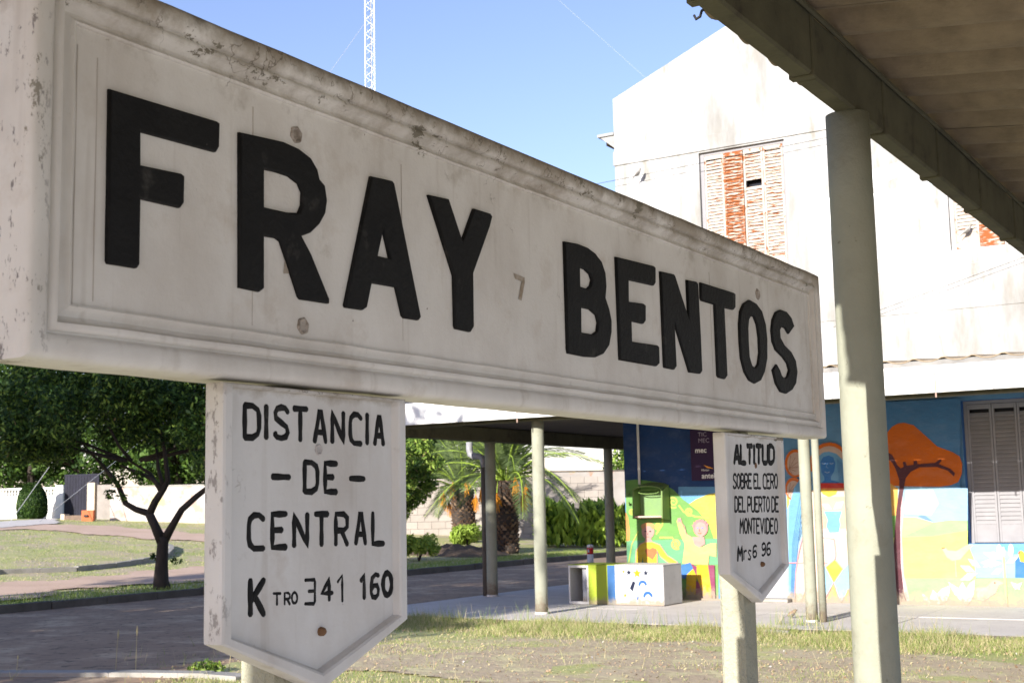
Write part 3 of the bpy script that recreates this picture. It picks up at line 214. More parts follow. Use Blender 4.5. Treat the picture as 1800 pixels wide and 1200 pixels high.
 ('white', [(-3.787, 0.394), (-3.862, 0.361), (-3.899, 0.284), (-3.823, 0.318)]),
 ('white', [(-4.193, 0.664), (-4.261, 0.651), (-4.305, 0.595), (-4.237, 0.607)]),
 ('~yellow3', [0.03, (-4.017, 0.747), (-4.019, 0.391), (-4.02, 0.043)]),
 ('yellow2', [(-3.82, 0.802), (-3.789, 0.835), (-3.753, 0.824), (-3.687, 0.721), (-3.717, 0.666), (-3.794, 0.68)]),
 ('heart', [(-3.82, 0.802), (-3.789, 0.835), (-3.781, 0.802), (-3.809, 0.77)]),
]
FADED = [[(-6.724, 5.815), (-6.544, 6.232), (-6.263, 6.329), (-6.291, 5.786)], [(-5.632, 6.644), (-5.189, 6.709), (-5.025, 6.549), (-5.603, 6.369)], [(-5.608, 6.279), (-4.696, 6.34), (-4.75, 6.137), (-5.587, 6.169)], [(-5.528, 6.133), (-4.963, 6.141), (-5.036, 5.772), (-5.485, 5.797)]]
PATH_LOW = [(-24.89, 16.63), (-25.93, 19.45), (-25.7, 21.68), (-26.31, 24.21), (-26.54, 26.63), (-26.03, 28.44), (-23.5, 27.7), (-20.74, 23.24), (-22.35, 22.43), (-22.65, 20.85), (-23.19, 19.26), (-21.24, 15.94), (-19.75, 13.21)]
PATH_UP = [(-43.73, 30.27), (-42.37, 33.23), (-42.45, 34.91), (-40.65, 35.62), (-38.13, 36.21), (-36.09, 36.2), (-33.32, 36.1), (-31.69, 33.76), (-33.58, 33.68), (-35.66, 32.53), (-37.65, 32.22), (-40.49, 31.76), (-40.96, 28.36)]
DRIVE = [(-45.89, 29.39), (-45.03, 33.69), (-46.97, 38.01), (-42.95, 34.76), (-42.37, 33.23), (-41.46, 31.03), (-41.2, 26.4)]
KERB_ARC = [(-28.02, 20.05), (-28.17, 21.12), (-27.68, 23.02), (-28.06, 24.61), (-29.04, 26.91), (-29.91, 28.24), (-31.24, 29.72), (-32.24, 30.63), (-33.02, 31.07)]
KERB_NEAR = [(-13.3, 7.96), (-11.6, 8.73), (-10.46, 9.2), (-9.46, 9.53), (-8.98, 9.5), (-9.17, 10.11)]
LAWNEDGE = [(-34.41, 25.78), (-34.83, 28.21), (-35.67, 31.27), (-35.68, 33.08), (-35.07, 33.31)]# ------------------------------------------------------------ materials
MATS = {}
def lin(c): return tuple(c) + (1,)
def mat(name, c1, c2=None, scale=4, rough=.85, bump=.15, bscale=40, rnd=0.0, stretch=(1,1,1), spots=None, spots2=None, detail=6, trans=0, emit=0, contrast=(.3,.7)):
    """noise-mixed two-tone surface; spots = (colour, scale, low, high) for chips and stains"""
    if name in MATS: return MATS[name]
    m = bpy.data.materials.new(name); m.use_nodes = True; n = m.node_tree.nodes; l = m.node_tree.links
    b = n['Principled BSDF']; b.inputs['Roughness'].default_value = rough
    b.inputs['Specular IOR Level'].default_value = .25
    tc = n.new('ShaderNodeNewGeometry'); mp = n.new('ShaderNodeMapping'); mp.inputs['Scale'].default_value = stretch
    l.new(tc.outputs['Position'], mp.inputs['Vector'])
    def noise(s, d=detail, r=.6):
        t = n.new('ShaderNodeTexNoise'); t.inputs['Scale'].default_value = s; t.inputs['Detail'].default_value = d; t.inputs['Roughness'].default_value = r
        l.new(mp.outputs[0], t.inputs['Vector']); return t.outputs['Fac']
    def ramp(f, a, bb):
        r = n.new('ShaderNodeMapRange'); r.inputs['From Min'].default_value = a; r.inputs['From Max'].default_value = bb; l.new(f, r.inputs['Value']); return r.outputs[0]
    def mix(f, a, bb, mode='MIX'):
        x = n.new('ShaderNodeMix'); x.data_type = 'RGBA'; x.blend_type = mode
        if f is None: x.inputs[0].default_value = 1
        elif isinstance(f, float): x.inputs[0].default_value = f
        else: l.new(f, x.inputs[0])
        for i, v in ((6, a), (7, bb)):
            if isinstance(v, tuple): x.inputs[i].default_value = v
            else: l.new(v, x.inputs[i])
        return x.outputs[2]
    cc = lin(c1)
    cc = mix(ramp(noise(scale), *contrast), lin(c1), lin(c2 or tuple(v*.8 for v in c1)))
    for s in (spots, spots2):
        if s: cc = mix(ramp(noise(s[1], 8, .65), s[2], s[3]), cc, lin(s[0]))
    if rnd:
        oi = n.new('ShaderNodeObjectInfo'); r = n.new('ShaderNodeMapRange'); r.inputs['To Min'].default_value = 1-rnd; r.inputs['To Max'].default_value = 1+rnd*.5
        l.new(oi.outputs['Random'], r.inputs['Value'])
        vm = n.new('ShaderNodeVectorMath'); vm.operation = 'SCALE'; l.new(cc, vm.inputs[0]); l.new(r.outputs[0], vm.inputs['Scale']); cc = vm.outputs[0]
    l.new(cc, b.inputs['Base Color'])
    if bump:
        bp = n.new('ShaderNodeBump'); bp.inputs['Strength'].default_value = bump; bp.inputs['Distance'].default_value = .02
        l.new(noise(bscale, 5), bp.inputs['Height']); l.new(bp.outputs[0], b.inputs['Normal'])
    if trans:
        t = n.new('ShaderNodeBsdfTranslucent'); l.new(cc, t.inputs['Color']); ms = n.new('ShaderNodeMixShader'); ms.inputs[0].default_value = trans
        l.new(b.outputs[0], ms.inputs[1]); l.new(t.outputs[0], ms.inputs[2]); l.new(ms.outputs[0], n['Material Output'].inputs[0])
    MATS[name] = m
    return m
def nodes_of(m): return m.node_tree.nodes, m.node_tree.links

def splash(m, h, c, z0=.04):
    """mud splashed up from the ground"""
    n, l = nodes_of(m); b = n['Principled BSDF']; src = b.inputs['Base Color'].links[0].from_socket
    g = n.new('ShaderNodeNewGeometry'); sx = n.new('ShaderNodeSeparateXYZ'); l.new(g.outputs['Position'], sx.inputs[0])
    t = n.new('ShaderNodeTexNoise'); t.inputs['Scale'].default_value = 14; t.inputs['Detail'].default_value = 7; t.inputs['Roughness'].default_value = .7; l.new(g.outputs['Position'], t.inputs['Vector'])
    r = n.new('ShaderNodeMapRange'); r.inputs['From Min'].default_value = z0; r.inputs['From Max'].default_value = z0+h; r.inputs['To Min'].default_value = .32; r.inputs['To Max'].default_value = -.25; l.new(sx.outputs['Z'], r.inputs['Value'])
    a = n.new('ShaderNodeMath'); l.new(t.outputs['Fac'], a.inputs[0]); l.new(r.outputs[0], a.inputs[1])
    q = n.new('ShaderNodeMapRange'); q.inputs['From Min'].default_value = .45; q.inputs['From Max'].default_value = .72; l.new(a.outputs[0], q.inputs['Value'])
    x = n.new('ShaderNodeMix'); x.data_type = 'RGBA'; x.inputs[7].default_value = c+(1,); l.new(q.outputs[0], x.inputs[0]); l.new(src, x.inputs[6]); l.new(x.outputs[2], b.inputs['Base Color'])
# ------------------------------------------------------------ mesh helpers
class MB:
    def __init__(s): s.v = []; s.f = []; s.m = []
    def add(s, vs, fs, mi=0):
        o = len(s.v); s.v += [tuple(map(float, v)) for v in vs]
        for f in fs: s.f.append(tuple(o+i for i in f)); s.m.append(mi)
        return s
    def box(s, x0, x1, y0, y1, z0, z1, mi=0, bev=0):
        if bev <= 0:
            vs = [(x, y, z) for z in (z0, z1) for y in (y0, y1) for x in (x0, x1)]
            return s.add(vs, [(0,2,3,1), (4,5,7,6), (0,1,5,4), (2,6,7,3), (0,4,6,2), (1,3,7,5)], mi)
        b = bev; vs = []; fs = []
        # chamfered box: three inset vertices per corner
        idx = {}
        for i, (sx, X) in enumerate(((-1, x0), (1, x1))):
            for j, (sy, Y) in enumerate(((-1, y0), (1, y1))):
                for k, (sz, Z) in enumerate(((-1, z0), (1, z1))):
                    idx[i,j,k,0] = len(vs); vs.append((X, Y-sy*b, Z-sz*b))
                    idx[i,j,k,1] = len(vs); vs.append((X-sx*b, Y, Z-sz*b))
                    idx[i,j,k,2] = len(vs); vs.append((X-sx*b, Y-sy*b, Z))
        for i in (0,1): fs.append([idx[i,0,0,0], idx[i,1,0,0], idx[i,1,1,0], idx[i,0,1,0]])
        for j in (0,1): fs.append([idx[0,j,0,1], idx[1,j,0,1], idx[1,j,1,1], idx[0,j,1,1]])
        for k in (0,1): fs.append([idx[0,0,k,2], idx[1,0,k,2], idx[1,1,k,2], idx[0,1,k,2]])
        for i in (0,1):
            for j in (0,1): fs.append([idx[i,j,0,0], idx[i,j,1,0], idx[i,j,1,1], idx[i,j,0,1]])
            for k in (0,1): fs.append([idx[i,0,k,0], idx[i,1,k,0], idx[i,1,k,2], idx[i,0,k,2]])
        for j in (0,1):
            for k in (0,1): fs.append([idx[0,j,k,1], idx[1,j,k,1], idx[1,j,k,2], idx[0,j,k,2]])
        for i in (0,1):
            for j in (0,1):
                for k in (0,1): fs.append([idx[i,j,k,0], idx[i,j,k,1], idx[i,j,k,2]])
        c = Vector(((x0+x1)/2, (y0+y1)/2, (z0+z1)/2)); out = []
        for f in fs:
            p = [Vector(vs[q]) for q in f]; nn = (p[1]-p[0]).cross(p[2]-p[0]); m = sum(p, Vector())/len(p)
            out.append(f if nn.dot(m-c) > 0 else f[::-1])
        return s.add(vs, out, mi)
    def tube(s, pts, rad, n=10, mi=0, caps=True, squash=None):
        pts = [Vector(p) for p in pts]; rad = rad if isinstance(rad, (list, tuple)) else [rad]*len(pts)
        rings = []; ref = None
        for i, p in enumerate(pts):
            d = (pts[min(i+1, len(pts)-1)] - pts[max(i-1, 0)]).normalized()
            if ref is None: ref = Vector((1,0,0)) if abs(d.x) < .9 else Vector((0,1,0))
            a = d.cross(ref); a = a.normalized() if a.length > 1e-5 else Vector((0,1,0)); b = d.cross(a); ref = a.cross(d) * 1.0
            ring = []
            for k in range(n):
                t = 2*math.pi*k/n; q = p + a*math.cos(t)*rad[i] + b*math.sin(t)*rad[i]
                if squash: q.x = p.x + (q.x-p.x)*squash
                ring.append(q)
            rings.append(ring)
        vs = [v for r_ in rings for v in r_]; fs = []
        for i in range(len(pts)-1):
            for k in range(n): fs.append((i*n+k, (i+1)*n+k, (i+1)*n+(k+1)%n, i*n+(k+1)%n))
        if caps: fs += [tuple(range(n)), tuple((len(pts)-1)*n+k for k in reversed(range(n)))]
        return s.add(vs, fs, mi)
    def build(s, name, mats, parent=None, smooth=False, loc=None, share=None):
        me = bpy.data.meshes.new(name)
        base = Vector(parent.location) if parent is not None and loc is None else Vector(loc or (0,0,0))
        if parent is not None and parent.parent is not None and loc is None: base = root_loc(parent)
        v = np.array(s.v, dtype=float) - np.array(base)
        me.from_pydata(v.tolist(), [], s.f)
        for m_ in (mats if isinstance(mats, (list, tuple)) else [mats]): me.materials.append(m_)
        me.polygons.foreach_set('material_index', s.m)
        if smooth: me.polygons.foreach_set('use_smooth', [True]*len(s.f))
        me.update()
        return link(name, me, parent)
def root_loc(o):
    p = Vector((0,0,0))
    while o is not None: p = p + Vector(o.location); o = o.parent
    return p
def link(name, me, parent=None):
    o = bpy.data.objects.new(name, me); col.objects.link(o); o.parent = parent
    return o
def thing(name, label, cat, loc=(0,0,0), group=None):
    o = bpy.data.objects.new(name, None); col.objects.link(o); o.location = loc; o.empty_display_size = .2
    return tag(o, label, cat, group)
def tag(o, label=None, cat=None, group=None, kind=None):
    if label: o['label'] = label
    if cat: o['category'] = cat
    if group: o['group'] = group
    if kind: o['kind'] = kind
    return o
def copy_tree(o, loc=None, label=None, parent=None, rot=None):
    c = o.copy(); col.objects.link(c); c.parent = parent
    if loc is not None: c.location = loc
    if rot is not None: c.rotation_euler = rot
    if label: c['label'] = label
    for ch in list(o.children): copy_tree(ch, parent=c)
    return c
def hgt(x, y):
    s = min(1, max(0, (-x-22)/28)); return 1.5*s*s*(3-2*s)
def hgt_np(x, y):
    s = np.clip((-x-22)/28, 0, 1); return 1.5*s*s*(3-2*s)
def quads(name, V, mats, parent=None, mi=None, k=4, kind=None):
    """V: (n, k, 3) array of separate polygons, in the parent's space"""
    n = len(V); me = bpy.data.meshes.new(name)
    me.vertices.add(n*k); me.vertices.foreach_set('co', V.reshape(-1).astype(np.float32))
    me.loops.add(n*k); me.loops.foreach_set('vertex_index', np.arange(n*k, dtype=np.int32))
    me.polygons.add(n); me.polygons.foreach_set('loop_start', np.arange(0, n*k, k, dtype=np.int32))
    for m_ in (mats if isinstance(mats, (list, tuple)) else [mats]): me.materials.append(m_)
    if mi is not None: me.polygons.foreach_set('material_index', mi.astype(np.int32))
    me.update(calc_edges=True)
    o = link(name, me, parent)
    if kind: o['kind'] = kind
    return o

# palette of real surfaces
M_WHITE = mat('old_whitewash', (.56,.52,.48), (.49,.45,.41), scale=3, bump=.25, bscale=60, spots=((.27,.24,.20), 26, .72, .76), spots2=((.36,.30,.24), 9, .66, .80))
M_BLACK = mat('black_letter_paint', (.003,.003,.0035), (.008,.008,.008), scale=14, rough=.7, bump=.2, bscale=70, spots=((.16,.15,.13), 42, .71, .74), spots2=((.05,.047,.042), 11, .60, .75))
M_COLUMN = mat('pale_green_paint', (.295,.30,.235), (.24,.245,.19), scale=3, bump=.2, bscale=40, spots=((.17,.165,.12), 20, .64, .70), spots2=((.22,.21,.155), 4, .54, .72))
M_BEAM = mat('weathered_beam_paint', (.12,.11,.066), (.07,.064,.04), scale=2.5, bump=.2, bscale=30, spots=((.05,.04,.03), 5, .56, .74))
M_SHEET = mat('fibre_cement', (.31,.24,.155), (.19,.145,.095), scale=6, bump=.3, bscale=70, spots=((.24,.20,.15), 25, .66, .72), rnd=.10)
M_PLASTER = mat('whitewashed_plaster', (.42,.42,.415), (.30,.30,.295), scale=.9, bump=.5, bscale=9, spots=((.175,.168,.15), .9, .48, .74), spots2=((.225,.215,.19), 3.2, .50, .70), stretch=(1.5,1,.40))
M_FASCIA = mat('white_fascia_paint', (.80,.79,.76), (.72,.71,.68), scale=2, bump=.05)
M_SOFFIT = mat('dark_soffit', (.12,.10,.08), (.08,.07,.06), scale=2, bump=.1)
M_CONC = mat('platform_concrete', (.62,.575,.53), (.52,.48,.44), scale=1.5, bump=.3, bscale=30, spots=((.36,.33,.30), 5, .58, .74))
M_KERB = mat('kerb_concrete', (.34,.32,.29), (.24,.23,.20), scale=3, bump=.4, bscale=25)
M_KERBD = mat('dirty_kerb', (.13,.115,.095), (.08,.07,.055), scale=3, bump=.6, bscale=18)
M_ROAD = mat('packed_dirt_road', (.36,.245,.155), (.25,.17,.11), scale=.9, bump=1.0, bscale=9, spots=((.46,.34,.22), 1.1, .50, .62), spots2=((.15,.11,.07), 6, .54, .64))
M_PATH = mat('sandy_path', (.58,.42,.32), (.48,.34,.25), scale=.8, bump=.5, bscale=12)
M_WOODG = mat('grey_shutter_paint', (.27,.265,.275), (.23,.225,.235), scale=5, bump=.1)
M_STILE = mat('shutter_stile_paint', (.46,.43,.38), (.36,.30,.24), scale=9, bump=.3, spots=((.24,.085,.03), 12, .58, .63), stretch=(1,1,.5))
M_RUST = [mat('flaking_shutter_paint_%s' % a, (.46,.44,.40), (.38,.33,.27), scale=5, bump=.2, spots=((.24,.075,.022), 4, lo-.02, lo+.05), stretch=(1.6,1,11), rnd=.10) for a, lo in (('light', .56), ('worn', .44), ('medium', .525), ('patchy', .54))]
M_BARK = mat('dark_bark', (.055,.042,.033), (.028,.022,.018), scale=6, bump=.8, bscale=14, stretch=(1,1,.3))
M_METAL = mat('galvanised_metal', (.30,.30,.29), (.22,.22,.22), scale=6, rough=.6, bump=.05)
M_DARK = mat('dark_metal', (.03,.03,.035), (.02,.02,.02), scale=6, rough=.6, bump=.05)
M_CABLE = mat('black_cable', (.015,.015,.015), rough=.7, bump=0)
M_TOWER = mat('white_steel', (.80,.80,.80), (.72,.72,.72), rough=.5, bump=0)
def leafmat(name, c, v=.4, trans=.3, sp=None):
    return mat(name, c, tuple(x*(1-v) for x in c), scale=1.7, rough=.55, bump=0, trans=trans, spots=sp)
L_DARK = leafmat('dark_green_leaf', (.030,.068,.013)); L_MID = leafmat('mid_green_leaf', (.10,.18,.03)); L_LIGHT = leafmat('light_green_leaf', (.30,.42,.07))
L_PALM = leafmat('palm_leaf', (.16,.22,.08), .35); L_HEDGE = leafmat('broad_green_leaf', (.40,.56,.08), .3)
L_DRY = leafmat('dry_leaf', (.30,.22,.10), .4)

splash(M_COLUMN, .45, (.20,.165,.12))
# ------------------------------------------------------------ ground
def axis(lo, hi, step, far):
    a = list(np.arange(lo, hi+.001, step)); s = step; x = hi
    while x < far: s *= 1.35; x += s; a.append(x)
    s = step; x = lo
    while x > -far: s *= 1.35; x -= s; a.insert(0, x)
    return np.array(a)
gx = axis(-70, 10, .5, 900); gy = axis(2, 75, .5, 900)
X, Y = np.meshgrid(gx, gy); Z = hgt_np(X, Y)
near = (np.abs(X) < 80) & (Y < 90) & (Y > -10)
Z = Z + np.where(near & (X > -60), .012*np.sin(X*1.7+Y*.8)*np.sin(Y*1.3-X*.4), 0)
Z = np.where((X > -21) & (X < 12) & (Y > 15.2), -.03, Z)      # lower under the paved area
Z = np.where((X > -19.3) & (X < -10.6), -.02, Z)
nx, ny = len(gx), len(gy)
ground = MB(); ground.v = np.stack([X, Y, Z], -1).reshape(-1, 3).tolist()
ground.f = [(j*nx+i, j*nx+i+1, (j+1)*nx+i+1, (j+1)*nx+i) for j in range(ny-1) for i in range(nx-1)]; ground.m = [0]*len(ground.f)
M_GROUND = mat('grass_and_bare_earth', (.31,.345,.115), (.43,.40,.19), scale=.5, bump=.8, bscale=14, spots=((.43,.355,.24), .9, .47, .57), spots2=((.50,.45,.27), 5, .54, .68))
tag(ground.build('ground', M_GROUND, smooth=True), kind='structure')
def drape(name, poly, m, step=.25, lift=.01, jag=.25):
    P = np.array(poly); x0, y0 = P.min(0)-1; x1, y1 = P.max(0)+1
    xs = np.arange(x0, x1, step); ys = np.arange(y0, y1, step); b = MB()
    CX, CY = np.meshgrid(xs+step/2, ys+step/2)
    QX = CX + jag*np.sin(CY*3.1+CX*1.1); QY = CY + jag*np.sin(CX*2.3+CY)
    ins = np.zeros(CX.shape, bool); n = len(P)
    for i in range(n):
        (ax, ay), (bx, by) = P[i], P[(i+1) % n]
        c = ((ay > QY) != (by > QY)) & (QX < (bx-ax)*(QY-ay)/(by-ay+1e-9)+ax); ins ^= c
    for j, i in zip(*np.nonzero(ins)):
        q = [(xs[i], ys[j]), (xs[i]+step, ys[j]), (xs[i]+step, ys[j]+step), (xs[i], ys[j]+step)]
        b.add([(a, c, hgt(a, c)+lift) for a, c in q], [(0,1,2,3)])
    me = b.build(name, m); return tag(me, kind='structure')
road = MB(); road.add([(-18.85,-30,.006), (-11.0,-30,.006), (-11.0,60,.006), (-18.85,60,.006)], [(0,1,2,3)])
road.add([(-11.0,-30,.006), (-6,-30,.006), (-9.35,8.1,.006), (-9.6,9.9,.006), (-11.0,13.5,.006)], [(0,1,2,3,4)])
tag(road.build('road', M_ROAD), kind='structure')
drape('path', PATH_LOW, M_PATH, lift=.03); drape('path', PATH_UP, M_PATH, lift=.03)
drape('driveway', DRIVE, M_CONC, lift=.045, jag=.05)
M_EARTH = mat('bare_tan_earth', (.42,.345,.235), (.36,.28,.19), scale=1.1, bump=1.0, bscale=10, spots=((.50,.45,.26), 2.2, .48, .62), spots2=((.30,.235,.155), 9, .58, .68))
drape('bare_earth', [(-9.2,10.4), (-8.0,10.2), (-6,10.7), (-4,10.3), (-1,10.5), (1.5,10.2), (1.5,13.5), (-1,13.3), (-3,13.7), (-5,13.1), (-7,13.6), (-8.6,12.9), (-9.4,13.0), (-10.2,12.2)], M_EARTH, step=.08, lift=.008, jag=.30)
# far kerb of the road, laid stone by stone
k0 = None
kerb = thing('kerb', 'long dark concrete kerb between the shaded dirt road and the grass verge of the forked tree', 'kerb', (-18.93, 5, 0))
for i in range(38):
    y = 2 + i*1.2
    if k0 is None:
        k0 = MB().box(-18.99, -18.86, y+.006, y+1.194, -.05, .15, bev=.012).build('kerb_stone', M_KERBD, kerb)
    else:
        c = k0.copy(); col.objects.link(c); c.location.y += i*1.2; c.parent = kerb; c.location.x = random.uniform(-.012,.012); c.location.z = random.uniform(-.015,.015)
verge = MB().add([(-23,2,.075), (-18.98,2,.075), (-18.98,48,.075), (-23,48,.075)], [(0,1,2,3)])
# near kerb at the foot of the picture
def kerb_line(name, pts, wdt, h, label, seg=.9, flat=False):
    P = [Vector((p[0], p[1], 0)) for p in pts]; t = thing(name, label, 'kerb', (P[len(P)//2].x, P[len(P)//2].y, 0))
    for a, b in zip(P[:-1], P[1:]):
        n = max(1, round((b-a).length/seg))
        for i in range(n):
            p = a.lerp(b, i/n); q = a.lerp(b, (i+1)/n); d = (q-p).normalized(); s = Vector((-d.y, d.x, 0))*wdt/2; g = d*.006
            z = hgt(p.x, p.y); z2 = hgt(q.x, q.y); m = MB(); hh = h*random.uniform(.93, 1.05)
            vs = [p+g-s, p+g+s, q-g+s, q-g-s]; tp = [(v-(p+q)/2)*.96+(p+q)/2 for v in vs]
            zz = [z, z, z2, z2]
            m.add([(v.x, v.y, zz[k]-.05) for k, v in enumerate(vs)] + [(v.x, v.y, zz[k]+hh*.85) for k, v in enumerate(vs)] + [(v.x, v.y, zz[k]+hh) for k, v in enumerate(tp)],
                  [(0,1,5,4), (1,2,6,5), (2,3,7,6), (3,0,4,7), (4,5,9,8), (5,6,10,9), (6,7,11,10), (7,4,8,11), (8,9,10,11)])
            m.build('kerb_stone', M_KERB, t)
    return t
kerb_line('kerb', KERB_NEAR, .22, .05, 'low pale concrete kerb with weeds along it at the bottom left of the photo', .9)
kerb_line('kerb', KERB_ARC, .16, .13, 'curved dark kerb round the edge of the sunlit lawn', .8)

# ------------------------------------------------------------ platform and the far building
plat = MB().box(-12.95, 12, 15.62, 40, -.3, .0425)
plat.f.pop(1); plat.m.pop(1)      # top is made of poured slabs
tag(plat.build('platform', M_KERBD), kind='structure')
slab = thing('paving', 'pale concrete paving under the canopy in front of the painted wall', 'paving', (0, 16, 0))
slab['kind'] = 'structure'; del slab['category']
s0 = None
for i in range(9):
    for j in range(8):
        x0 = -12.95+i*2.05; y0 = 15.62+j*2.05
        if x0 > -10.1 and y0 > 19.7: continue
        m = MB(); e = .006; ww = 2.05; m.box(x0+e, x0+ww-e, y0+e, min(y0+ww, 40)-e, .0, .045+random.uniform(-.003,.003), bev=.004); m.build('slab', M_CONC, slab)

YW = 19.74; XL, XR = -10.06, -1.45; XC = (XL+XR)/2
bld = thing('building', 'two storey whitewashed station building with a painted mural on its ground floor', 'building', (XC, YW, 0))
# end wall with window openings, as panels between the openings
def wall_panel(m, x0, x1, z0, z1, mi=0): m.box(x0, x1, YW, YW+.3, z0, z1, mi)
up = [(-8.49, -7.0, 5.25, 7.385), (-4.5, -3.0, 5.25, 7.385)]; lo = [(-4.5, -3.0, .93, 3.0)]
wm = MB()
def wall_with_holes(x0, x1, z0, z1, holes, mi=0):
    xs = sorted({x0, x1} | {h[0] for h in holes} | {h[1] for h in holes}); zs = sorted({z0, z1} | {h[2] for h in holes} | {h[3] for h in holes})
    for a, b in zip(xs[:-1], xs[1:]):
        for c, d in zip(zs[:-1], zs[1:]):
            if any(h[0] <= a and b <= h[1] and h[2] <= c and d <= h[3] for h in holes): continue
            wm.add([(a,YW,c), (b,YW,c), (b,YW,d), (a,YW,d)], [(0,1,2,3)], mi)
wall_with_holes(XL, XR, 3.095, 8.61, up); wall_with_holes(XL, XR, 0, 3.095, lo, 1)
pk = 8.61+.4*(XC-XL)*1.0
wm.add([(XL,YW,8.61), (XR,YW,8.61), (XC,YW,pk)], [(0,1,2)])
# reveals of the openings, side walls, back and parapet thickness
for h in up+lo:
    x0, x1, z0, z1 = h; mi = 2 if h in lo else 0
    wm.add([(x0,YW,z0), (x0,YW,z1), (x0,YW+.3,z1), (x0,YW+.3,z0)], [(0,1,2,3)], mi); wm.add([(x1,YW,z0), (x1,YW,z1), (x1,YW+.3,z1), (x1,YW+.3,z0)], [(3,2,1,0)], mi)
    wm.add([(x0,YW,z1), (x1,YW,z1), (x1,YW+.3,z1), (x0,YW+.3,z1)], [(0,1,2,3)], mi); wm.add([(x0,YW,z0), (x1,YW,z0), (x1,YW+.3,z0), (x0,YW+.3,z0)], [(3,2,1,0)], mi)
for x in (XL, XR):
    wm.add([(x,YW,0), (x,YW+12,0), (x,YW+12,8.2), (x,YW+.3,8.2), (x,YW+.3,8.61), (x,YW,8.61)], [(0,1,2,3,4,5)])
wm.add([(XL,YW+.3,8.2), (XL,YW+.3,8.61), (XC,YW+.3,pk), (XR,YW+.3,8.61), (XR,YW+.3,8.2)], [(0,1,2,3,4)])
wm.add([(XL,YW,8.61), (XL,YW+.3,8.61), (XC,YW+.3,pk), (XC,YW,pk)], [(0,1,2,3)]); wm.add([(XR,YW,8.61), (XR,YW+.3,8.61), (XC,YW+.3,pk), (XC,YW,pk)], [(3,2,1,0)])
wm.add([(XL,YW+12,0), (XR,YW+12,0), (XR,YW+12,8.2), (XC,YW+12,pk-.4), (XL,YW+12,8.2)], [(4,3,2,1,0)])
PAINTC = {'sky': (.10,.24,.42), 'deep': (.014,.050,.165), 'mid': (.022,.085,.25), 'shaded_blue': (.055,.17,.34), 'sunlit_blue': (.16,.40,.68), 'green': (.18,.40,.10), 'teal': (.16,.44,.22), 'lime': (.55,.68,.12), 'yellow': (.72,.62,.10),
 'orange': (.80,.30,.08), 'skin2': (.62,.34,.30), 'skinp': (.74,.26,.26), 'hair': (.66,.34,.14), 'shirt': (.78,.58,.05), 'heart': (.66,.20,.07), 'jeans': (.05,.20,.55), 'pink': (.72,.30,.32), 'dark': (.04,.03,.05), 'blueeye': (.1,.3,.6),
 'peach': (.74,.52,.20), 'pants': (.76,.46,.02), 'purple': (.28,.05,.12), 'sunlit_blue2': (.32,.52,.68), 'orange2': (.72,.16,.012), 'cream': (.62,.46,.38), 'veins': (.40,.22,.16), 'hairb': (.16,.40,.66), 'faceb': (.028,.14,.38), 'hairl': (.30,.45,.65),
 'hairl2': (.10,.28,.55), 'peach2': (.78,.60,.48), 'peach3': (.76,.50,.34), 'red': (.62,.04,.03), 'yellow2': (.80,.66,.06), 'white': (.80,.77,.70), 'cup': (.18,.42,.68), 'pinkl': (.76,.42,.36), 'cyan': (.30,.58,.76), 'orange3': (.76,.44,.10),
 'pale': (.50,.64,.72), 'yellow3': (.80,.72,.28), 'mount': (.16,.30,.55), 'hill2': (.34,.58,.26), 'lime2': (.58,.70,.20), 'mid2': (.14,.38,.62), 'pinkt': (.72,.50,.52), 'trunk': (.075,.022,.03), 'peachb': (.74,.56,.36)}
PAINTC.update({k: tuple(x*.70 for x in v) for k, v in PAINTC.items() if k not in ('sky','deep','trunk','faceb','dark','mid','shaded_blue')})
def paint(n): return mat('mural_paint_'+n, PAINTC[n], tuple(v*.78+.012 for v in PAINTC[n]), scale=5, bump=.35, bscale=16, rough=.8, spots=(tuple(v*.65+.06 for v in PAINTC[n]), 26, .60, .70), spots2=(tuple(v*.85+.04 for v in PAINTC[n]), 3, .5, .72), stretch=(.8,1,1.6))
wm.build('wall', [M_PLASTER, paint('sky'), paint('jeans')], bld)
MB().box(XL-.02, XR+.02, YW-.025, YW+.004, 7.41, 7.66, bev=.006).build('belt_course', M_PLASTER, bld)
MB().box(XL, XR, YW-.012, YW+.004, 4.36, 4.98, bev=.003).build('belt_course', M_PLASTER, bld)
# plaster joints cut into the upper wall show as thin recessed battens of darker mortar
jm = MB(); 
for z in (5.02,):
    jm.box(XL+.01, XR-.01, YW-.004, YW+.003, z, z+.008)
for x in (-9.3, -8.72, -6.6, -5.3):
    jm.box(x, x+.008, YW-.027, YW-.024, 7.43, 7.64)
jm.build('plaster_joint', mat('old_mortar', (.40,.38,.34)), bld)
# faded blue letters on the upper wall
fm = MB(); 
def fillpoly(m, pts, y, mi=0):
    v = [Vector((a, b, 0)) for a, b in pts]
    tr = tessellate_polygon([v]); vs = [(a, y, b) for a, b in pts]; out = []
    for t in tr:
        a, b, c = (Vector(vs[i]) for i in t)
        out.append(t if (b-a).cross(c-a).y < 0 else t[::-1])
    m.add(vs, out, mi)
for k, p in enumerate(FADED):
    fm = MB(); fillpoly(fm, p, YW-.003); fm.build('faded_letter', mat('faded_blue_paint', (.55,.63,.68), (.68,.68,.66), scale=5, bump=.1, contrast=(.35,.6)), bld)
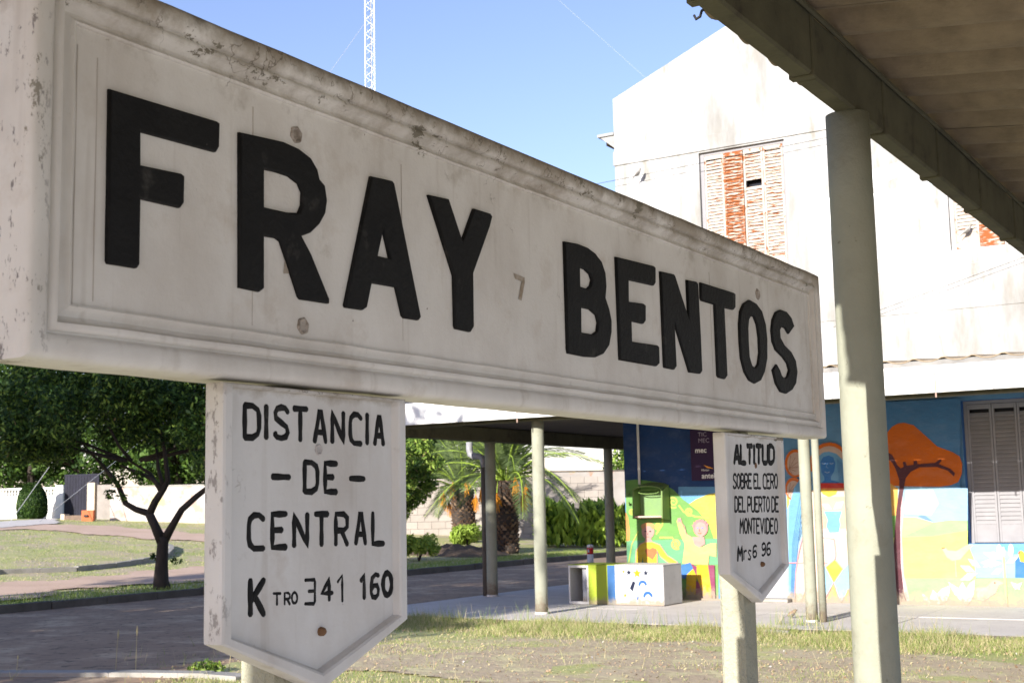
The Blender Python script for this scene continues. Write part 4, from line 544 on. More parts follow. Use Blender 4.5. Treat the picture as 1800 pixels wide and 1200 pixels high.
# the mural: layers of paint, canopy shade and sunlight painted into its blues
mm = MB(); names = []; 
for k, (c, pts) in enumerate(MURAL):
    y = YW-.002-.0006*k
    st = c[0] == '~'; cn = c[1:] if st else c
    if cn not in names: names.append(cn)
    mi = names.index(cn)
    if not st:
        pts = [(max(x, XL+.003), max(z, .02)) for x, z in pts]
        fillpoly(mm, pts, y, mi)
    else:
        wd = pts[0]/2; q = [Vector(p) for p in pts[1:]]; L_ = []
        for i, p in enumerate(q):
            d = (q[min(i+1, len(q)-1)]-q[max(i-1, 0)]); d = d.normalized() if d.length > 1e-6 else Vector((1,0)); nn = Vector((-d.y, d.x))*wd
            L_ += [(p.x+nn.x, y, p.y+nn.y), (p.x-nn.x, y, p.y-nn.y)]
        mm.add(L_, [(2*i+1, 2*i+3, 2*i+2, 2*i) for i in range(len(q)-1)], mi)
# keep the window opening and the door clear
keep_f, keep_m = [], []
for f, mi in zip(mm.f, mm.m):
    cx = sum(mm.v[i][0] for i in f)/len(f); cz = sum(mm.v[i][2] for i in f)/len(f)
    if -4.49 < cx < -3.01 and .94 < cz < 2.99: continue
    keep_f.append(f); keep_m.append(mi)
mm.f, mm.m = keep_f, keep_m
for nme in names: splash(paint(nme), .35, (.26,.215,.165))
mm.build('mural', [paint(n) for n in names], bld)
# roof with eaves (eave corner shows left of the gable wall)
rf = MB()
for sx, xa in ((-1, XL-.32), (1, XR+.32)):
    zb = 7.98; zc = zb+.4*abs(XC-xa)
    rf.add([(xa,YW+.32,zb), (XC,YW+.32,zc), (XC,YW+12.3,zc), (xa,YW+12.3,zb), (xa,YW+.32,zb-.08), (XC,YW+.32,zc-.08), (XC,YW+12.3,zc-.08), (xa,YW+12.3,zb-.08)], [(0,1,2,3), (7,6,5,4), (0,3,7,4), (0,4,5,1), (3,2,6,7)])
rf.build('roof', M_SHEET, bld)
MB().box(XL-.34, XL-.02, YW+.02, YW+.3, 7.98, 8.03).add([(XL-.30,YW+.05,7.975), (XL-.02,YW+.05,7.975), (XL-.02,YW+.05,7.75), (XL-.30,YW+.28,7.975), (XL-.02,YW+.28,7.975), (XL-.02,YW+.28,7.75)], [(0,1,2), (5,4,3), (0,2,5,3), (0,3,4,1)]).build('eave_bracket', M_METAL, bld)
# shutters
def shutter(x0, x1, z0, z1, m, y, pitch, slatm=None, tilt=0, missing=(), base=.0):
    """a louvred leaf: stiles and rails, slats as sub-parts"""
    fr = MB(); s = .035
    fr.box(x0+.003, x0+s, y, y+.035, z0, z1, bev=.003); fr.box(x1-s, x1-.003, y, y+.035, z0, z1, bev=.003)
    fr.box(x0+s, x1-s, y+.002, y+.033, z1-.07, z1, bev=.003); fr.box(x0+s, x1-s, y+.002, y+.033, z0, z0+.10+base, bev=.003)
    o = fr.build('shutter', M_STILE if m in M_RUST and m is not M_RUST[1] else m, bld); o.rotation_euler = (0, 0, 0)
    n = int((z1-z0-.17-base)/pitch); a = None
    for i in range(n):
        if i in missing: continue
        z = z0+.10+base+(i+.5)*pitch
        if a is None:
            sl = MB(); t = .006; hw = pitch*.52
            p = [(y+.003, z-hw+.003), (y+.003, z-hw+.013), (y+.028, z+hw), (y+.028, z+hw-.010)]
            vs = [(xx, yy, zz) for xx in (x0+s, x1-s) for yy, zz in p]
            sl.add(vs, [(3,2,1,0), (4,5,6,7), (0,1,5,4), (1,2,6,5), (2,3,7,6), (3,0,4,7)])
            a = sl.build('slat', slatm or m, o, loc=root_loc(o)); z_a = z
        else:
            c = a.copy(); col.objects.link(c); c.parent = o; c.location.z = z-z_a+random.uniform(-.0015, .0015)
    return o
for wi, (x0, x1, z0, z1) in enumerate(up):
    MB().box(x0+.004, x0+.07, YW+.06, YW+.12, z0, z1).box(x1-.05, x1-.004, YW+.06, YW+.12, z0, z1).box(x0+.07, x1-.05, YW+.062, YW+.118, z1-.05, z1-.003).build('window_frame', M_PLASTER if wi else M_WOODG, bld)
    MB().box(x0, x1, YW+.2, YW+.22, z0, z1).build('window_pane', mat('dark_room_glass', (.02,.02,.025), rough=.15, bump=0), bld)
    wdt = (x1-x0-.12)/4
    for k in range(4):
        a = x0+.07+k*wdt
        shutter(a, a+wdt, z0+.01, z1-.055, M_RUST[k], YW+(.045 if k == 1 else .06), .0545, missing=((29-6, 22) if k == 2 and wi == 0 else ()), base=.14)
x0, x1, z0, z1 = lo[0]
MB().box(x0+.004, x0+.05, YW+.13, YW+.19, z0, z1).box(x1-.05, x1-.004, YW+.13, YW+.19, z0, z1).box(x0+.05, x1-.05, YW+.132, YW+.188, z1-.05, z1-.003).build('window_frame', M_WOODG, bld)
MB().box(x0, x1, YW+.25, YW+.27, z0, z1).build('window_pane', MATS['dark_room_glass'], bld)
wdt = (x1-x0-.10)/4
for k in range(4): shutter(x0+.05+k*wdt, x0+.05+(k+1)*wdt, z0+.01, z1-.055, M_WOODG, YW+.13, .06, base=.16)
# door hidden partly behind the pointed board
dr = MB().box(-8.02, -7.25, YW-.02, YW+.0, .05, 2.15, bev=.004).build('door', mat('pale_grey_door', (.34,.35,.38), (.30,.31,.34), bump=.05), bld)
for z0, z1 in ((.15,.55), (.62,1.3), (1.37,2.05)):
    MB().box(-7.92, -7.36, YW-.026, YW-.0205, z0, z1, bev=.002).build('door_panel', MATS['pale_grey_door'], dr, loc=root_loc(dr))
MB().box(-8.1, -7.2, YW-.25, YW-.03, .0455, .10, bev=.01).build('doorstep', M_KERB, bld)
# skirting line where wall meets floor
MB().box(XL, -8.12, YW-.09, YW-.075, .046, .075).build('wall_foot', paint('green'), bld)

# poster board with white lettering
pb = thing('poster', 'dark purple poster board with white logos high on the blue end of the mural', 'poster', (-8.4, YW-.09, 1.95))
MB().box(-8.78, -8.15, YW-.125, YW-.085, 1.95, 2.78, bev=.003).build('board', mat('poster_purple', (.022,.010,.045), (.03,.010,.045), bump=0, rough=.5), pb)
def text(body, size, x, z, y, m, parent, name='lettering', bold=0):
    cu = bpy.data.curves.new(name, 'FONT'); cu.body = body; cu.size = size; cu.extrude = .001; cu.offset = bold; cu.resolution_u = 4
    o = bpy.data.objects.new('t', cu); col.objects.link(o); dg = bpy.context.evaluated_depsgraph_get()
    me = bpy.data.meshes.new_from_object(o.evaluated_get(dg)); bpy.data.objects.remove(o)
    for v in me.vertices: v.co = Vector((v.co.x, v.co.z, v.co.y))
    me.flip_normals(); me.materials.append(m)
    ob = link(name, me, parent); ob.location = Vector((x, y, z))-root_loc(parent); return ob
MT = mat('white_print', (.78,.78,.78), bump=0)
text('TIC\nMEC', .10, -8.64, 2.66, YW-.127, mat('dim_print', (.30,.26,.34), bump=0), pb); text('mec', .12, -8.70, 2.40, YW-.127, MT, pb, bold=.002); text('Mintur', .05, -8.60, 2.10, YW-.127, MT, pb); text('antel', .12, -8.60, 1.985, YW-.127, MT, pb, bold=.002)
MB().add([(-8.56,YW-.128,2.20), (-8.44,YW-.128,2.16), (-8.38,YW-.128,2.13), (-8.5,YW-.128,2.15)], [(0,1,2,3)][:1]).build('emblem', mat('orange_print', (.7,.3,.05), bump=0), pb)

# pay phone hood on the wall
ph = thing('payphone_hood', 'open green metal pay phone hood fixed to the mural above the seated boy', 'phone hood', (-9.46, 19.45, 1.3))
pg = mat('green_enamel', (.16,.24,.07), (.11,.19,.06), bump=.05, rough=.5)
x0, x1 = -9.76, -9.24; ya, yb = 19.42, 19.70
for x in (x0, x1):
    m = MB(); m.add([(x-.012,ya,1.36), (x+.012,ya,1.36), (x+.012,yb,1.33), (x-.012,yb,1.33), (x-.012,ya+.02,1.80), (x+.012,ya+.02,1.80), (x+.012,yb,1.90), (x-.012,yb,1.90)], [(3,2,1,0), (4,5,6,7), (0,1,5,4), (1,2,6,5), (2,3,7,6), (3,0,4,7)])
    m.build('side_panel', pg, ph)
m = MB(); n = 8
for i in range(n):
    a0, a1 = math.pi*i/n, math.pi*(i+1)/n; f = lambda a: ((x0+x1)/2-math.cos(a)*(x1-x0)/2, 1.80+.07*math.sin(a))
    (p, pz), (q, qz) = f(a0), f(a1)
    m.add([(p,ya,pz), (q,ya,qz), (q,yb,qz+.06), (p,yb,pz+.06), (p,ya,pz+.02), (q,ya,qz+.02), (q,yb,qz+.08), (p,yb,pz+.08)], [(0,3,2,1), (4,5,6,7), (0,1,5,4), (2,3,7,6)])
m.build('hood_top', pg, ph)
MB().box(x0+.013, x1-.013, ya+.02, yb-.003, 1.37, 1.40, bev=.004).build('shelf', mat('pink_shelf', (.55,.35,.30), bump=.05), ph)
MB().box(x0+.013, x1-.013, yb-.02, yb-.004, 1.40, 1.78).build('back_panel', mat('pale_green_panel', (.17,.28,.10), (.15,.24,.12), bump=.05), ph)
MB().tube([((x0+x1)/2+.19*math.cos(t), ya+.05+.02, 1.79+.035*math.sin(t)) for t in np.linspace(0, math.pi*2, 17)], .008, 6).build('lamp_ring', pg, ph)
MB().tube([(-9.735,YW-.10,1.92), (-9.735,YW-.10,3.08)], .022, 8).build('conduit', mat('white_conduit', (.7,.7,.68), bump=0), ph)
for z in (1.75, 1.60): MB().box(-9.99, -9.94, YW-.11, YW-.075, z, z+.03).build('wall_clip', pg, ph)

# ------------------------------------------------------------ far canopy in front of the building
WP = .35
def wave(t):  # noqa      # profile of the big-wave sheets
    return .025-.052*abs(math.sin(math.pi*t/WP))**.8
canopy = thing('canopy', 'white edged canopy of corrugated sheets running along the painted wall', 'canopy', (-7, 16.5, 0))
FY = 16.12; z_f = 3.19; n = 22
def sheet(name, xa, xb, ya, yb, za, zb, parent, along='x', m=M_SHEET, th=.012, nn=None):
    """sheet with waves across 'along'; slopes from (ya,za) to (yb,zb) if along == 'x'"""
    mb = MB(); k = nn or max(6, round((xb-xa)/WP*10)); top = []; 
    for i in range(k+1):
        t = xa+(xb-xa)*i/k; wv = wave(t)
        top.append((t, ya, za+wv)); top.append((t, yb, zb+wv))
    if along == 'y': top = [(q, p, z) for p, q, z in top]
    o = len(top); vs = top+[(p, q, z-th) for p, q, z in top]; fs = []
    for i in range(k):
        a = 2*i; f = [(a, a+2, a+3, a+1), (o+a, o+a+1, o+a+3, o+a+2), (a, o+a, o+a+2, a+2), (a+1, a+3, o+a+3, o+a+1)]; fs += f if along == 'x' else [q[::-1] for q in f]
    fs += [(0,1,o+1,o), (2*k, o+2*k, o+2*k+1, 2*k+1)]
    mb.add(vs, fs); return mb.build(name, m, parent, smooth=False)
x = -13.0
while x < -1.6:
    sheet('roof_sheet', x, x+1.05-.004, FY+.002, YW-.003 if x > XL-.5 else 19.6, 3.284+random.uniform(-.006,.006), 3.60, canopy); x += 1.05
y = 19.62
while y < 30: sheet('roof_sheet', y, y+1.046, -12.95, -10.08, 3.12, 3.45, canopy, along='y'); y += 1.05
for i in range(6):
    a = -13.02+i*1.95; MB().box(a+.002, min(a+1.948, -1.3), FY-.06, FY, 2.86, 3.19, bev=.004).build('fascia_board', M_FASCIA, canopy)
MB().box(-13.02, -1.3, FY+.012, FY+.03, 3.165, 3.262).build('closure_strip', mat('grey_fibre_cement', (.26,.25,.235), (.17,.165,.155), scale=5, bump=.5, bscale=30), canopy)
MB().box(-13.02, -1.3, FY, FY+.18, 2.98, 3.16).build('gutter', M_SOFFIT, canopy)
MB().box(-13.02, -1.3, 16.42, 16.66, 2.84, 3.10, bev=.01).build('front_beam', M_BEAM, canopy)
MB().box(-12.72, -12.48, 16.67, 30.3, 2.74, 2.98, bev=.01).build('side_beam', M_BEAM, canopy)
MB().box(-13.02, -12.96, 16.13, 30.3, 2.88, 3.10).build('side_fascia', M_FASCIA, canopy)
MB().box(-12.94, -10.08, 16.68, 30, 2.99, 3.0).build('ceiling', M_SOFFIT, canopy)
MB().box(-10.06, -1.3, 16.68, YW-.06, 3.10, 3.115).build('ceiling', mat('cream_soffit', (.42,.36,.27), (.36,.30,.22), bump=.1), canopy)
for px in (-12.05, -9.9, -3.95): MB().box(px, px+.018, FY-.066, FY-.0605, 2.80, 3.10).build('fascia_clip', mat('rust', (.36,.25,.2)), canopy)
def column(x, y, zt, r, label, group, pipe=None, cap=False):
    t = thing('column', label, 'column', (x, y, 0), group); m = MB(); zs = np.linspace(.03, zt, 9)
    m.tube([(x, y, z) for z in zs], [r*(1.02-.03*i/8) for i in range(9)], 28, caps=True); m.build('shaft', M_COLUMN, t, smooth=True)
    if False: MB().tube([(x,y,zt-.06), (x,y,zt-.045), (x,y,zt-.01), (x,y,zt-.001)], [r*.985, r*1.012, r*1.012, r*.99], 28).build('collar', M_COLUMN, t, smooth=True)
    MB().tube([(x,y,.04), (x,y,.075)], [r*1.12, r*1.05], 20).build('foot', M_CONC, t, smooth=True)
    if pipe:
        dx, dy, pr, elbow = pipe
        P = [(x+dx, y+dy, .05), (x+dx, y+dy, zt-.42 if elbow else zt)]
        o = MB().tube(P, pr, 14).build('downpipe', M_COLUMN if not elbow else M_SOFFIT, t, smooth=True)
        if elbow:
            MB().tube([(x+dx,y+dy,zt-.44), (x+dx,y+dy,zt-.33), (x+dx-.03,y+dy,zt-.27), (x+dx-.09,y+dy,zt-.25), (x+dx-.22,y+dy,zt-.23), (x+dx-.28,y+dy,zt-.20), (x+dx-.30,y+dy,zt-.12), (x+dx-.30,y+dy,zt+.02)], pr*1.15, 12).build('pipe_elbow', mat('grey_pvc', (.30,.30,.32), bump=0, rough=.5), t, smooth=True)
    return t
G = 'round columns holding up the station canopies'
column(-9.85, 16.56, 2.84, .092, 'pale round column beside the box bench, middle of the photo', G)
column(-5.80, 16.56, 2.84, .075, 'round column with a downpipe strapped to it in front of the blue haired mural woman', G, pipe=(.14, .03, .048, False))
column(-12.6, 19.51, 2.74, .095, 'shaded column with an elbowed drainpipe in front of the palms', G, pipe=(-.17, .05, .052, True))
column(-12.6, 24.0, 2.74, .092, 'shaded column behind the box bench by the corner of the mural', G)
column(-13.9, 16.56, 2.84, .092, 'pale column hidden behind the arrow shaped distance board', G)
column(-1.60, 16.56, 2.84, .092, 'pale column at the far end of the near canopy beam', G)

# ------------------------------------------------------------ near canopy, above right of the camera
nc = thing('canopy', 'near canopy of wide corrugated sheets on a beam across the upper right corner', 'canopy', (-1.6, 5.3, 0))
SL = -.12; y = -5.6; k = 0
def eave(y): return -2.0 if y > 2.2 else (-1.88 if y > 1.6 else (-1.80 if y > .6 else (-1.715 if y > -2.4 else -1.76)))  # eave out of view is stepped in to shape shadows on column and boards
while y < 16.0:
    mb = MB(); kk = 36; top = []; xe = eave(y+.5); xr = 1.75; dz = random.uniform(-.008, .008); zo = 3.564+dz; xe += random.uniform(-.010, .010)
    for i in range(kk+1):
        t = y+1.05*i/kk+.0; e = eave(t)+random.uniform(-.004,.004) if y < .5 else xe; wv = wave(t-.12)*1.65+.030
        top += [(e, t, zo+SL*(e+1.6)+wv), (xr, t, zo+SL*(xr+1.6)+wv)]
    o = len(top); vs = top+[(a, b, c-.013) for a, b, c in top]; fs = []
    for i in range(kk):
        a = 2*i; fs += [(a, a+1, a+3, a+2), (o+a, o+a+2, o+a+3, o+a+1), (a, a+2, o+a+2, o+a), (a+1, o+a+1, o+a+3, a+3)]
    mb.add(vs, fs); mb.build('roof_sheet', M_SHEET, nc); y += 1.046; k += 1
y = 4.87-.973*11; first = None
for i in range(24):
    m = MB(); ya = y+i*.973
    if ya > 16: break
    if first is None:
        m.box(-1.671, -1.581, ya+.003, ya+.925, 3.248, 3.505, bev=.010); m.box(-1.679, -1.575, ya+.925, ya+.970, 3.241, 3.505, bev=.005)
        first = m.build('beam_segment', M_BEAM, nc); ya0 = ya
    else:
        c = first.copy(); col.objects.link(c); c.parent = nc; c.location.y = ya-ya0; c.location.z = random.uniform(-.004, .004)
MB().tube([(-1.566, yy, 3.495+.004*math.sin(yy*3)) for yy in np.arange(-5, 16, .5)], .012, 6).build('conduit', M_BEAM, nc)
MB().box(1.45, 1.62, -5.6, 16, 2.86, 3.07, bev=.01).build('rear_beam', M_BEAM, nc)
MB().tube([(-1.95,4.74,3.60), (-2.0,4.74,3.575), (-2.01,4.745,3.555), (-2.03,4.75,3.55), (-2.04,4.755,3.57)], .006, 6).build('hook', M_DARK, nc, smooth=True)
column(-1.640, 5.44, 3.248, .0932, 'thick pale green column close to the right end of the station name board', G, cap=True)
for yy in (-2.9, 9.45): 
    if yy < 0: column(-1.64, yy, 3.248, .0932, 'pale green column of the near canopy behind the camera', G, cap=True)
for yy in (-3.5, 15): column(1.55, yy, 2.86, .09, 'pale column in the rear row of the near canopy', G)
tag(MB().box(-1.3, 6, -30, 15.6, -.1, .03).build('platform', M_CONC), kind='structure')

# ------------------------------------------------------------ station name board
XS = -1.518  # sign, letters and boards were scaled about the camera position
sign = thing('station_sign', 'large white concrete station name board lettered FRAY BENTOS in raised black letters', 'sign', (XS-.05, 2.88, 1.82))
y0, y1, z0, z1 = 1.170, 4.593, 1.819, 2.415
prof = [(a*.93, b*.93) for a, b in [(.004,-.108), (0,-.101), (0,-.014), (.003,-.006), (.009,-.001), (.018,0), (.032,-.001), (.040,-.005), (.044,-.013), (.047,-.014), (.050,-.008), (.055,-.0055), (.061,-.0065), (.064,-.013), (.067,-.019), (.074,-.0245), (.081,-.0225), (.0855,-.017), (.089,-.0145), (.0925,-.0165), (.0935,-.0222)]]
m = MB(); ns = len(prof)
def rect(s, d, N=26):
    a, b, c, e = y0+s, y1-s, z0+s, z1-s; rr = .006*(1 if s < .03 else 0)
    P = []
    for i in range(N): P.append((a+(b-a)*i/N, c))
    for i in range(6): P.append((b, c+(e-c)*i/6))
    for i in range(N): P.append((b-(b-a)*i/N, e))
    for i in range(6): P.append((a, e-(e-c)*i/6))
    return [(XS+d, p, q) for p, q in P]
ring = [rect(s, d) for s, d in prof]; K = len(ring[0])
vs = []
for r_ in ring:
    for (x, y, z) in r_:
        q = .0007*math.sin(y*23+z*31)+.0005*math.sin(y*51-z*17); vs.append((x+q*.6, y, z+q))
fs = [(j*K+i, j*K+(i+1) % K, (j+1)*K+(i+1) % K, (j+1)*K+i) for j in range(ns-1) for i in range(K)]
fs.append(tuple((ns-1)*K+i for i in range(K))); fs.append(tuple(reversed(range(K))))
m.add(vs, fs)
# board material: whitewash over concrete with chips near the rim and lichen along the top
MS = mat('sign_whitewash', (.72,.695,.65), (.64,.615,.57), scale=2.2, bump=.10, bscale=90, spots=((.25,.22,.18), 30, .735, .75), spots2=((.52,.46,.39), 7, .56, .80))
def weather(m, ztop, band, left=None, cracks=True):
    """dirt on the top edge, flaked patches, hairline cracks and thin run marks of the old limewash"""
    n, l = nodes_of(m); b = n['Principled BSDF']; cur = b.inputs['Base Color'].links[0].from_socket
    g = n.new('ShaderNodeNewGeometry'); sx = n.new('ShaderNodeSeparateXYZ'); l.new(g.outputs['Position'], sx.inputs[0])
    def tex(s, d=8, r=.7, st=(1,1,1), off=(0,0,0)):
        mp = n.new('ShaderNodeMapping'); mp.inputs['Scale'].default_value = st; mp.inputs['Location'].default_value = off; l.new(g.outputs['Position'], mp.inputs['Vector'])
        t = n.new('ShaderNodeTexNoise'); t.inputs['Scale'].default_value = s; t.inputs['Detail'].default_value = d; t.inputs['Roughness'].default_value = r; l.new(mp.outputs[0], t.inputs['Vector']); return t.outputs['Fac']
    def rng_(v, a, c, lo=0., hi=1.):
        r = n.new('ShaderNodeMapRange'); r.inputs['From Min'].default_value = a; r.inputs['From Max'].default_value = c; r.inputs['To Min'].default_value = lo; r.inputs['To Max'].default_value = hi; l.new(v, r.inputs['Value']); return r.outputs[0]
    def op(o, a, c):
        x = n.new('ShaderNodeMath'); x.operation = o
        for i, v in enumerate((a, c)):
            if isinstance(v, (int, float)): x.inputs[i].default_value = v
            else: l.new(v, x.inputs[i])
        return x.outputs[0]
    def over(f, c):
        nonlocal cur
        x = n.new('ShaderNodeMix'); x.data_type = 'RGBA'; x.inputs[7].default_value = c+(1,); l.new(f, x.inputs[0]); l.new(cur, x.inputs[6]); cur = x.outputs[2]
    z = sx.outputs['Z']
    # cloudy old limewash
    over(op('MULTIPLY', rng_(tex(5, 6, .6, (1,1,.6)), .42, .70), .45), (.42,.37,.315))
    # thin vertical run marks
    over(op('MULTIPLY', rng_(tex(26, 3, .5, (1,1,.06)), .60, .72), .30), (.36,.31,.255))
    # grime along the top edge
    over(op('MULTIPLY', rng_(op('ADD', tex(22), rng_(z, ztop-band, ztop, -.30, .30)), .40, .80), .92), (.125,.105,.075))
    over(op('MULTIPLY', rng_(op('ADD', tex(9, 8, .7, (1,1,1), (3,1,2)), rng_(z, ztop-band*3.2, ztop, -.16, .20)), .48, .72), .7), (.27,.225,.165))
    # flakes, more of them towards the upper rim, and specks all over
    fl = rng_(op('ADD', tex(13, 9, .72, (1,.7,1), (5,0,1)), rng_(z, ztop-band*3.0, ztop-band*1.1, -.075, .06)), .655, .672)
    over(fl, (.20,.18,.14))
    sp = rng_(tex(75, 4, .6), .745, .765); over(sp, (.15,.12,.09))
    if cracks:
        v = n.new('ShaderNodeTexVoronoi'); v.feature = 'DISTANCE_TO_EDGE'; v.inputs['Scale'].default_value = 16
        t = n.new('ShaderNodeTexNoise'); t.inputs['Scale'].default_value = 14; t.inputs['Detail'].default_value = 5; l.new(g.outputs['Position'], t.inputs['Vector'])
        mv = n.new('ShaderNodeVectorMath'); mv.operation = 'MULTIPLY_ADD'; mv.inputs[1].default_value = (.16,.16,.16); l.new(t.outputs['Color'], mv.inputs[0]); l.new(g.outputs['Position'], mv.inputs[2]); l.new(mv.outputs[0], v.inputs['Vector'])
        cr = rng_(v.outputs['Distance'], .0, .030, 1, 0); mk = rng_(op('ADD', tex(6, 5, .6, (1,1,1), (9,4,1)), rng_(z, ztop-band*2.6, ztop-band*.5, -.10, .09)), .56, .64)
        over(op('MULTIPLY', op('MULTIPLY', cr, mk), .85), (.12,.095,.07))
    if left is not None:      # the end face has lost much of its paint in small pits
        mk = rng_(sx.outputs['Y'], left+.012, left+.045, 1, 0)
        over(op('MULTIPLY', rng_(tex(48, 8, .7, (1,1,.5)), .575, .62), mk), (.23,.21,.20))
        over(op('MULTIPLY', rng_(tex(11, 9, .75, (1,1,.6), (2,7,3)), *((.585, .60) if band > .02 else (.66, .675))), mk), (.27,.25,.21))
    l.new(cur, b.inputs['Base Color'])
weather(MS, z1, .045, y0)


bo = m.build('board', MS, sign)
for p in bo.data.polygons: p.use_smooth = len(p.vertices) == 4
bo.data.set_sharp_from_angle(angle=R(38)) if hasattr(bo.data, 'set_sharp_from_angle') else None
XP = XS-.0206
def letter_obj(name, polys, x, depth, bev, m, parent):
    cu = bpy.data.curves.new(name, 'CURVE'); cu.dimensions = '2D'; cu.fill_mode = 'BOTH'; cu.extrude = depth; cu.bevel_depth = bev; cu.bevel_resolution = 1; cu.offset = -bev
    for p in polys:
        s = cu.splines.new('POLY'); s.points.add(len(p)-1); s.use_cyclic_u = True
        for q, (a, b) in zip(s.points, p): q.co = (a, b, 0, 1)
    o = bpy.data.objects.new('t', cu); col.objects.link(o); dg = bpy.context.evaluated_depsgraph_get()
    me = bpy.data.meshes.new_from_object(o.evaluated_get(dg)); bpy.data.objects.remove(o)
    for v in me.vertices: v.co = Vector((x+v.co.z, v.co.x, v.co.y))
    rl = root_loc(parent)
    for v in me.vertices: v.co -= rl
    me.materials.clear(); me.materials.append(m); return link(name, me, parent)
for ch, polys in BIG.items():
    letter_obj('letter', polys, XP+.001, .004, .0035, M_BLACK, sign)
# round bolt plugs and the ghost of a painted 7
def disc(x, y, z, r, m, parent, name='bolt_plug', d=.004, seed=0):
    mb = MB(); n = 18; rr = [r*(1+.07*math.sin(i*2.1+seed)) for i in range(n)]
    for k in range(n): pass
    mb.v = [(x-.004, y+rr[i]*math.cos(2*math.pi*i/n), z+rr[i]*math.sin(2*math.pi*i/n)) for i in range(n)]+[(x+d*.3, y+rr[i]*math.cos(2*math.pi*i/n), z+rr[i]*math.sin(2*math.pi*i/n)) for i in range(n)]+[(x+d, y+rr[i]*.82*math.cos(2*math.pi*i/n), z+rr[i]*.82*math.sin(2*math.pi*i/n)) for i in range(n)]+[(x+d*.2, y+rr[i]*.55*math.cos(2*math.pi*i/n), z+rr[i]*.55*math.sin(2*math.pi*i/n)) for i in range(n)]
    for a in range(3):
        for i in range(n): mb.f.append((a*n+i, a*n+(i+1) % n, (a+1)*n+(i+1) % n, (a+1)*n+i)); mb.m.append(0)
    mb.f.append(tuple(3*n+i for i in range(n))); mb.m.append(0)
    return mb.build(name, m, parent, smooth=False)
M_PLUG = mat('chipped_plug', (.42,.37,.32), (.25,.21,.17), scale=60, bump=.5, bscale=120, contrast=(.45,.6))
for (a, b) in ((1.753, 2.276), (1.771, 1.928), (4.016, 2.272)): disc(XP, a, b, .0155 if a < 3.5 else .018, M_PLUG, sign, seed=a*7)
sv = MB(); fy, fz = 2.516, 2.101
sv.add([(XP+.0012, fy-.022, fz+.026), (XP+.0012, fy+.026, fz+.022), (XP+.0012, fy+.026, fz+.010), (XP+.0012, fy-.016, fz+.013)], [(0,3,2,1)])
sv.add([(XP+.0012, fy+.012, fz+.012), (XP+.0012, fy+.026, fz+.010), (XP+.0012, fy+.010, fz-.034), (XP+.0012, fy-.004, fz-.032)], [(0,3,2,1)])
sv.build('faded_seven', mat('faded_brown_paint', (.27,.215,.155), (.40,.35,.29), scale=60, bump=0, contrast=(.35,.62)), sign)
rs = MB(); rs.add([(XP+.001, 1.725, 2.065), (XP+.001, 1.737, 2.067), (XP+.001, 1.733, 2.018), (XP+.001, 1.719, 2.016)], [(0,3,2,1)]); rs.build('rust_stain', MATS['faded_brown_paint'], sign)

jl = MB()
for yy, za_, zb_ in ((1.262, 1.905, 2.30), (1.300, 1.915, 2.29), (1.640, 1.915, 2.30), (2.07, 1.93, 2.29), (3.62, 1.93, 2.29)):
    jl = MB(); jl.box(XP-.001, XP+.0008, yy, yy+.0016, za_, zb_); jl.build('plaster_line', mat('faint_line', (.50,.45,.40), bump=0), sign)

def post(cx0, cx1, cy0, cy1, label):
    t = thing('sign_post', label, 'post', ((cx0+cx1)/2, (cy0+cy1)/2, 0), 'square concrete posts under the station name board')
    m = MB(); n = 12; b = .012; 
    for j in range(n+1):
        z = -.3+(1.817+.3)*j/n
        w_ = .0015*math.sin(j*2.3)
        for (px, py) in ((cx0+b,cy0), (cx1-b,cy0), (cx1,cy0+b), (cx1,cy1-b), (cx1-b,cy1), (cx0+b,cy1), (cx0,cy1-b), (cx0,cy0+b)): m.v.append((px+w_, py-w_, z))
    for j in range(n):
        for i in range(8): m.f.append((j*8+i, j*8+(i+1) % 8, (j+1)*8+(i+1) % 8, (j+1)*8+i)); m.m.append(0)
    m.f += [tuple(reversed(range(8))), tuple(n*8+i for i in range(8))]; m.m += [0, 0]
    m.build('shaft', mat('lumpy_cream_paint', (.38,.375,.285), (.31,.30,.225), scale=4, bump=.9, bscale=38, spots=((.18,.16,.12), 12, .64, .68)), t)
    return t
post(-1.638, -1.561, 1.712, 1.827, 'square concrete post behind the distance board, its foot lit by the sun')
post(-1.638, -1.560, 3.828, 3.946, 'lumpy cream painted concrete post behind the altitude board')

